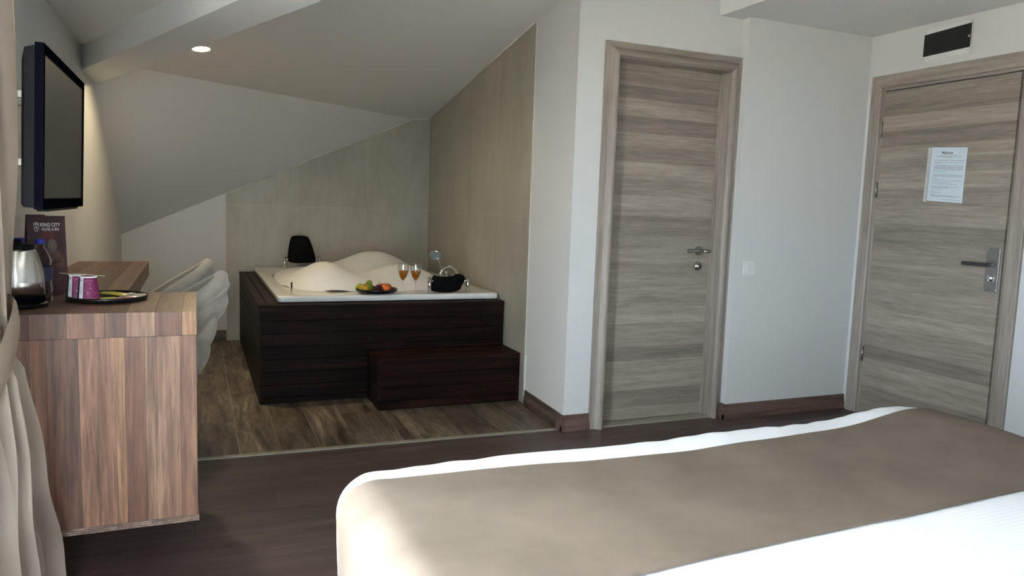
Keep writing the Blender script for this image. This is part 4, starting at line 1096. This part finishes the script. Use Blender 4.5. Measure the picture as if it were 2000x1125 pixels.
# ------------------------------------------------------------------ bed
BX0, BX1, BY0, BY1, BZ = 0.300, 2.315, -0.40, 1.795, 0.552
bed = thing('bed', 'wide double bed dressed in white with a brown runner', 'bed', ((BX0 + BX1) / 2, (BY0 + BY1) / 2, 0))
obj('base', MB().box(BX0 + 0.05, BX1 - 0.05, BY0, BY1 - 0.08, 0.06, 0.30), M['bed_base'], bed, bevel=0.01)
for xx in (BX0 + 0.12, BX1 - 0.12):
    for yy in (BY0 + 0.1, BY1 - 0.2):
        obj('leg', MB().tube([(xx, yy, 0.0), (xx, yy, 0.065)], 0.025, 12), M['dark_leg'], bed)
obj('headboard', MB().box(BX0 - 0.02, BX1 + 0.02, YR + 0.01, YR + 0.08, 0.0, 1.05), M['bed_base'], bed, bevel=0.01)
R_ = 0.085
def bed_disp(p, nrm):
    x, y_, z = p
    d = 0.0
    w = noise.noise(Vector((x * 2.1, y_ * 2.6, z * 2))) * 0.012
    w += noise.noise(Vector((x * 6, y_ * 5, z * 5 + 4))) * 0.004
    edge = max(0, 1 - abs(y_ - BY1) / 0.13)
    d += edge * (0.0016 * math.sin(x * 38 + 2.5 * math.sin(x * 7)) + 0.0016 * math.sin(x * 61 + 3 * math.sin(x * 3)))
    edge2 = max(0, 1 - abs(x - BX0) / 0.12)
    d += edge2 * 0.005 * math.sin(y_ * 33 + z * 6)
    low = max(0, 0.46 - z)
    d += low * 0.05 * math.sin((x + y_) * 21)
    out = Vector(p) + nrm * (d + w * 0.6)
    out.z += 0.030 * math.exp(-((x - 2.12) / 0.22) ** 2 - ((y_ - 1.62) / 0.35) ** 2) * (1 if z > 0.4 else 0)
    return out
lo_b = Vector((BX0 + R_, BY0 + R_, 0.0)); hi_b = Vector((BX1 - R_, BY1 - R_, BZ - R_))
def rounded(p):
    c = Vector((min(max(p[0], lo_b.x), hi_b.x), min(max(p[1], lo_b.y), hi_b.y), min(p[2], hi_b.z)))
    d = Vector(p) - c
    if d.length < 1e-9: return Vector(p), Vector((0, 0, 1))
    nrm = d.normalized()
    return c + nrm * R_, nrm
def frange(a, b, n): return [a + (b - a) * i / n for i in range(n + 1)]
mbd = MB()
zlo = 0.12
xs_l = frange(BX0, BX0 + 0.2, 26) + frange(BX0 + 0.2, BX1 - 0.2, 130)[1:] + frange(BX1 - 0.2, BX1, 26)[1:]
ys_l = frange(BY0, BY1 - 0.25, 60) + frange(BY1 - 0.25, BY1, 34)[1:]
zs_l = frange(zlo, BZ - 0.15, 18) + frange(BZ - 0.15, BZ, 16)[1:]
def face(fn, us, vs):
    rows = []
    for v in vs:
        r_ = []
        for u_ in us:
            p, n_ = rounded(fn(u_, v)); r_.append(bed_disp(p, n_))
        rows.append(r_)
    mbd.grid(rows)
face(lambda a, b: (a, b, BZ), xs_l, ys_l)
face(lambda a, b: (a, BY1, b), xs_l, zs_l)
face(lambda a, b: (a, BY0, b), xs_l, zs_l)
face(lambda a, b: (BX0, a, b), ys_l, zs_l)
face(lambda a, b: (BX1, a, b), ys_l, zs_l)
me = mbd.mesh('duvet', fix=False)
bm = bmesh.new(); bm.from_mesh(me); bmesh.ops.remove_doubles(bm, verts=bm.verts[:], dist=0.0006); bmesh.ops.recalc_face_normals(bm, faces=bm.faces[:]); bm.to_mesh(me); bm.free()
obj('duvet', me, M['sheet'], bed)
# runner wrapped over the bed from side to side
prof = [(BX0, z) for z in frange(0.20, BZ - 0.15, 16)] + [(BX0, z) for z in frange(BZ - 0.15, BZ, 16)[1:]]
prof += [(x, BZ) for x in frange(BX0, BX0 + 0.2, 20)[1:]] + [(x, BZ) for x in frange(BX0 + 0.2, BX1 - 0.2, 120)[1:]] + [(x, BZ) for x in frange(BX1 - 0.2, BX1, 20)[1:]]
prof += [(BX1, z) for z in frange(BZ, BZ - 0.15, 16)[1:]] + [(BX1, z) for z in frange(BZ - 0.15, 0.20, 16)[1:]]
rows_t, rows_b = [], []
for k in range(41):
    s = k / 40
    rt_, rb_ = [], []
    for x, z in prof:
        y_ = 1.045 + 0.035 * x + (1.603 + 0.060 * ((x - 1.2) / 1.0) ** 2 - 1.045 - 0.035 * x) * s
        p, n_ = rounded((x, y_, z))
        q = bed_disp(p, n_)
        rt_.append(q + n_ * 0.010); rb_.append(q + n_ * 0.003)
    rows_t.append(rt_); rows_b.append(rb_)
mbr = MB().grid(rows_t); mbr.grid([r[::-1] for r in rows_b])
mbr.grid([rows_t[0], rows_b[0]]); mbr.grid([rows_t[-1], rows_b[-1]])
mbr.grid([[r[0] for r in rows_t], [r[0] for r in rows_b]]); mbr.grid([[r[-1] for r in rows_t], [r[-1] for r in rows_b]])
ru = obj('bed_runner', mbr, M['runner']); tag(ru, 'wide brown suede runner laid across the foot of the bed', 'bed runner')
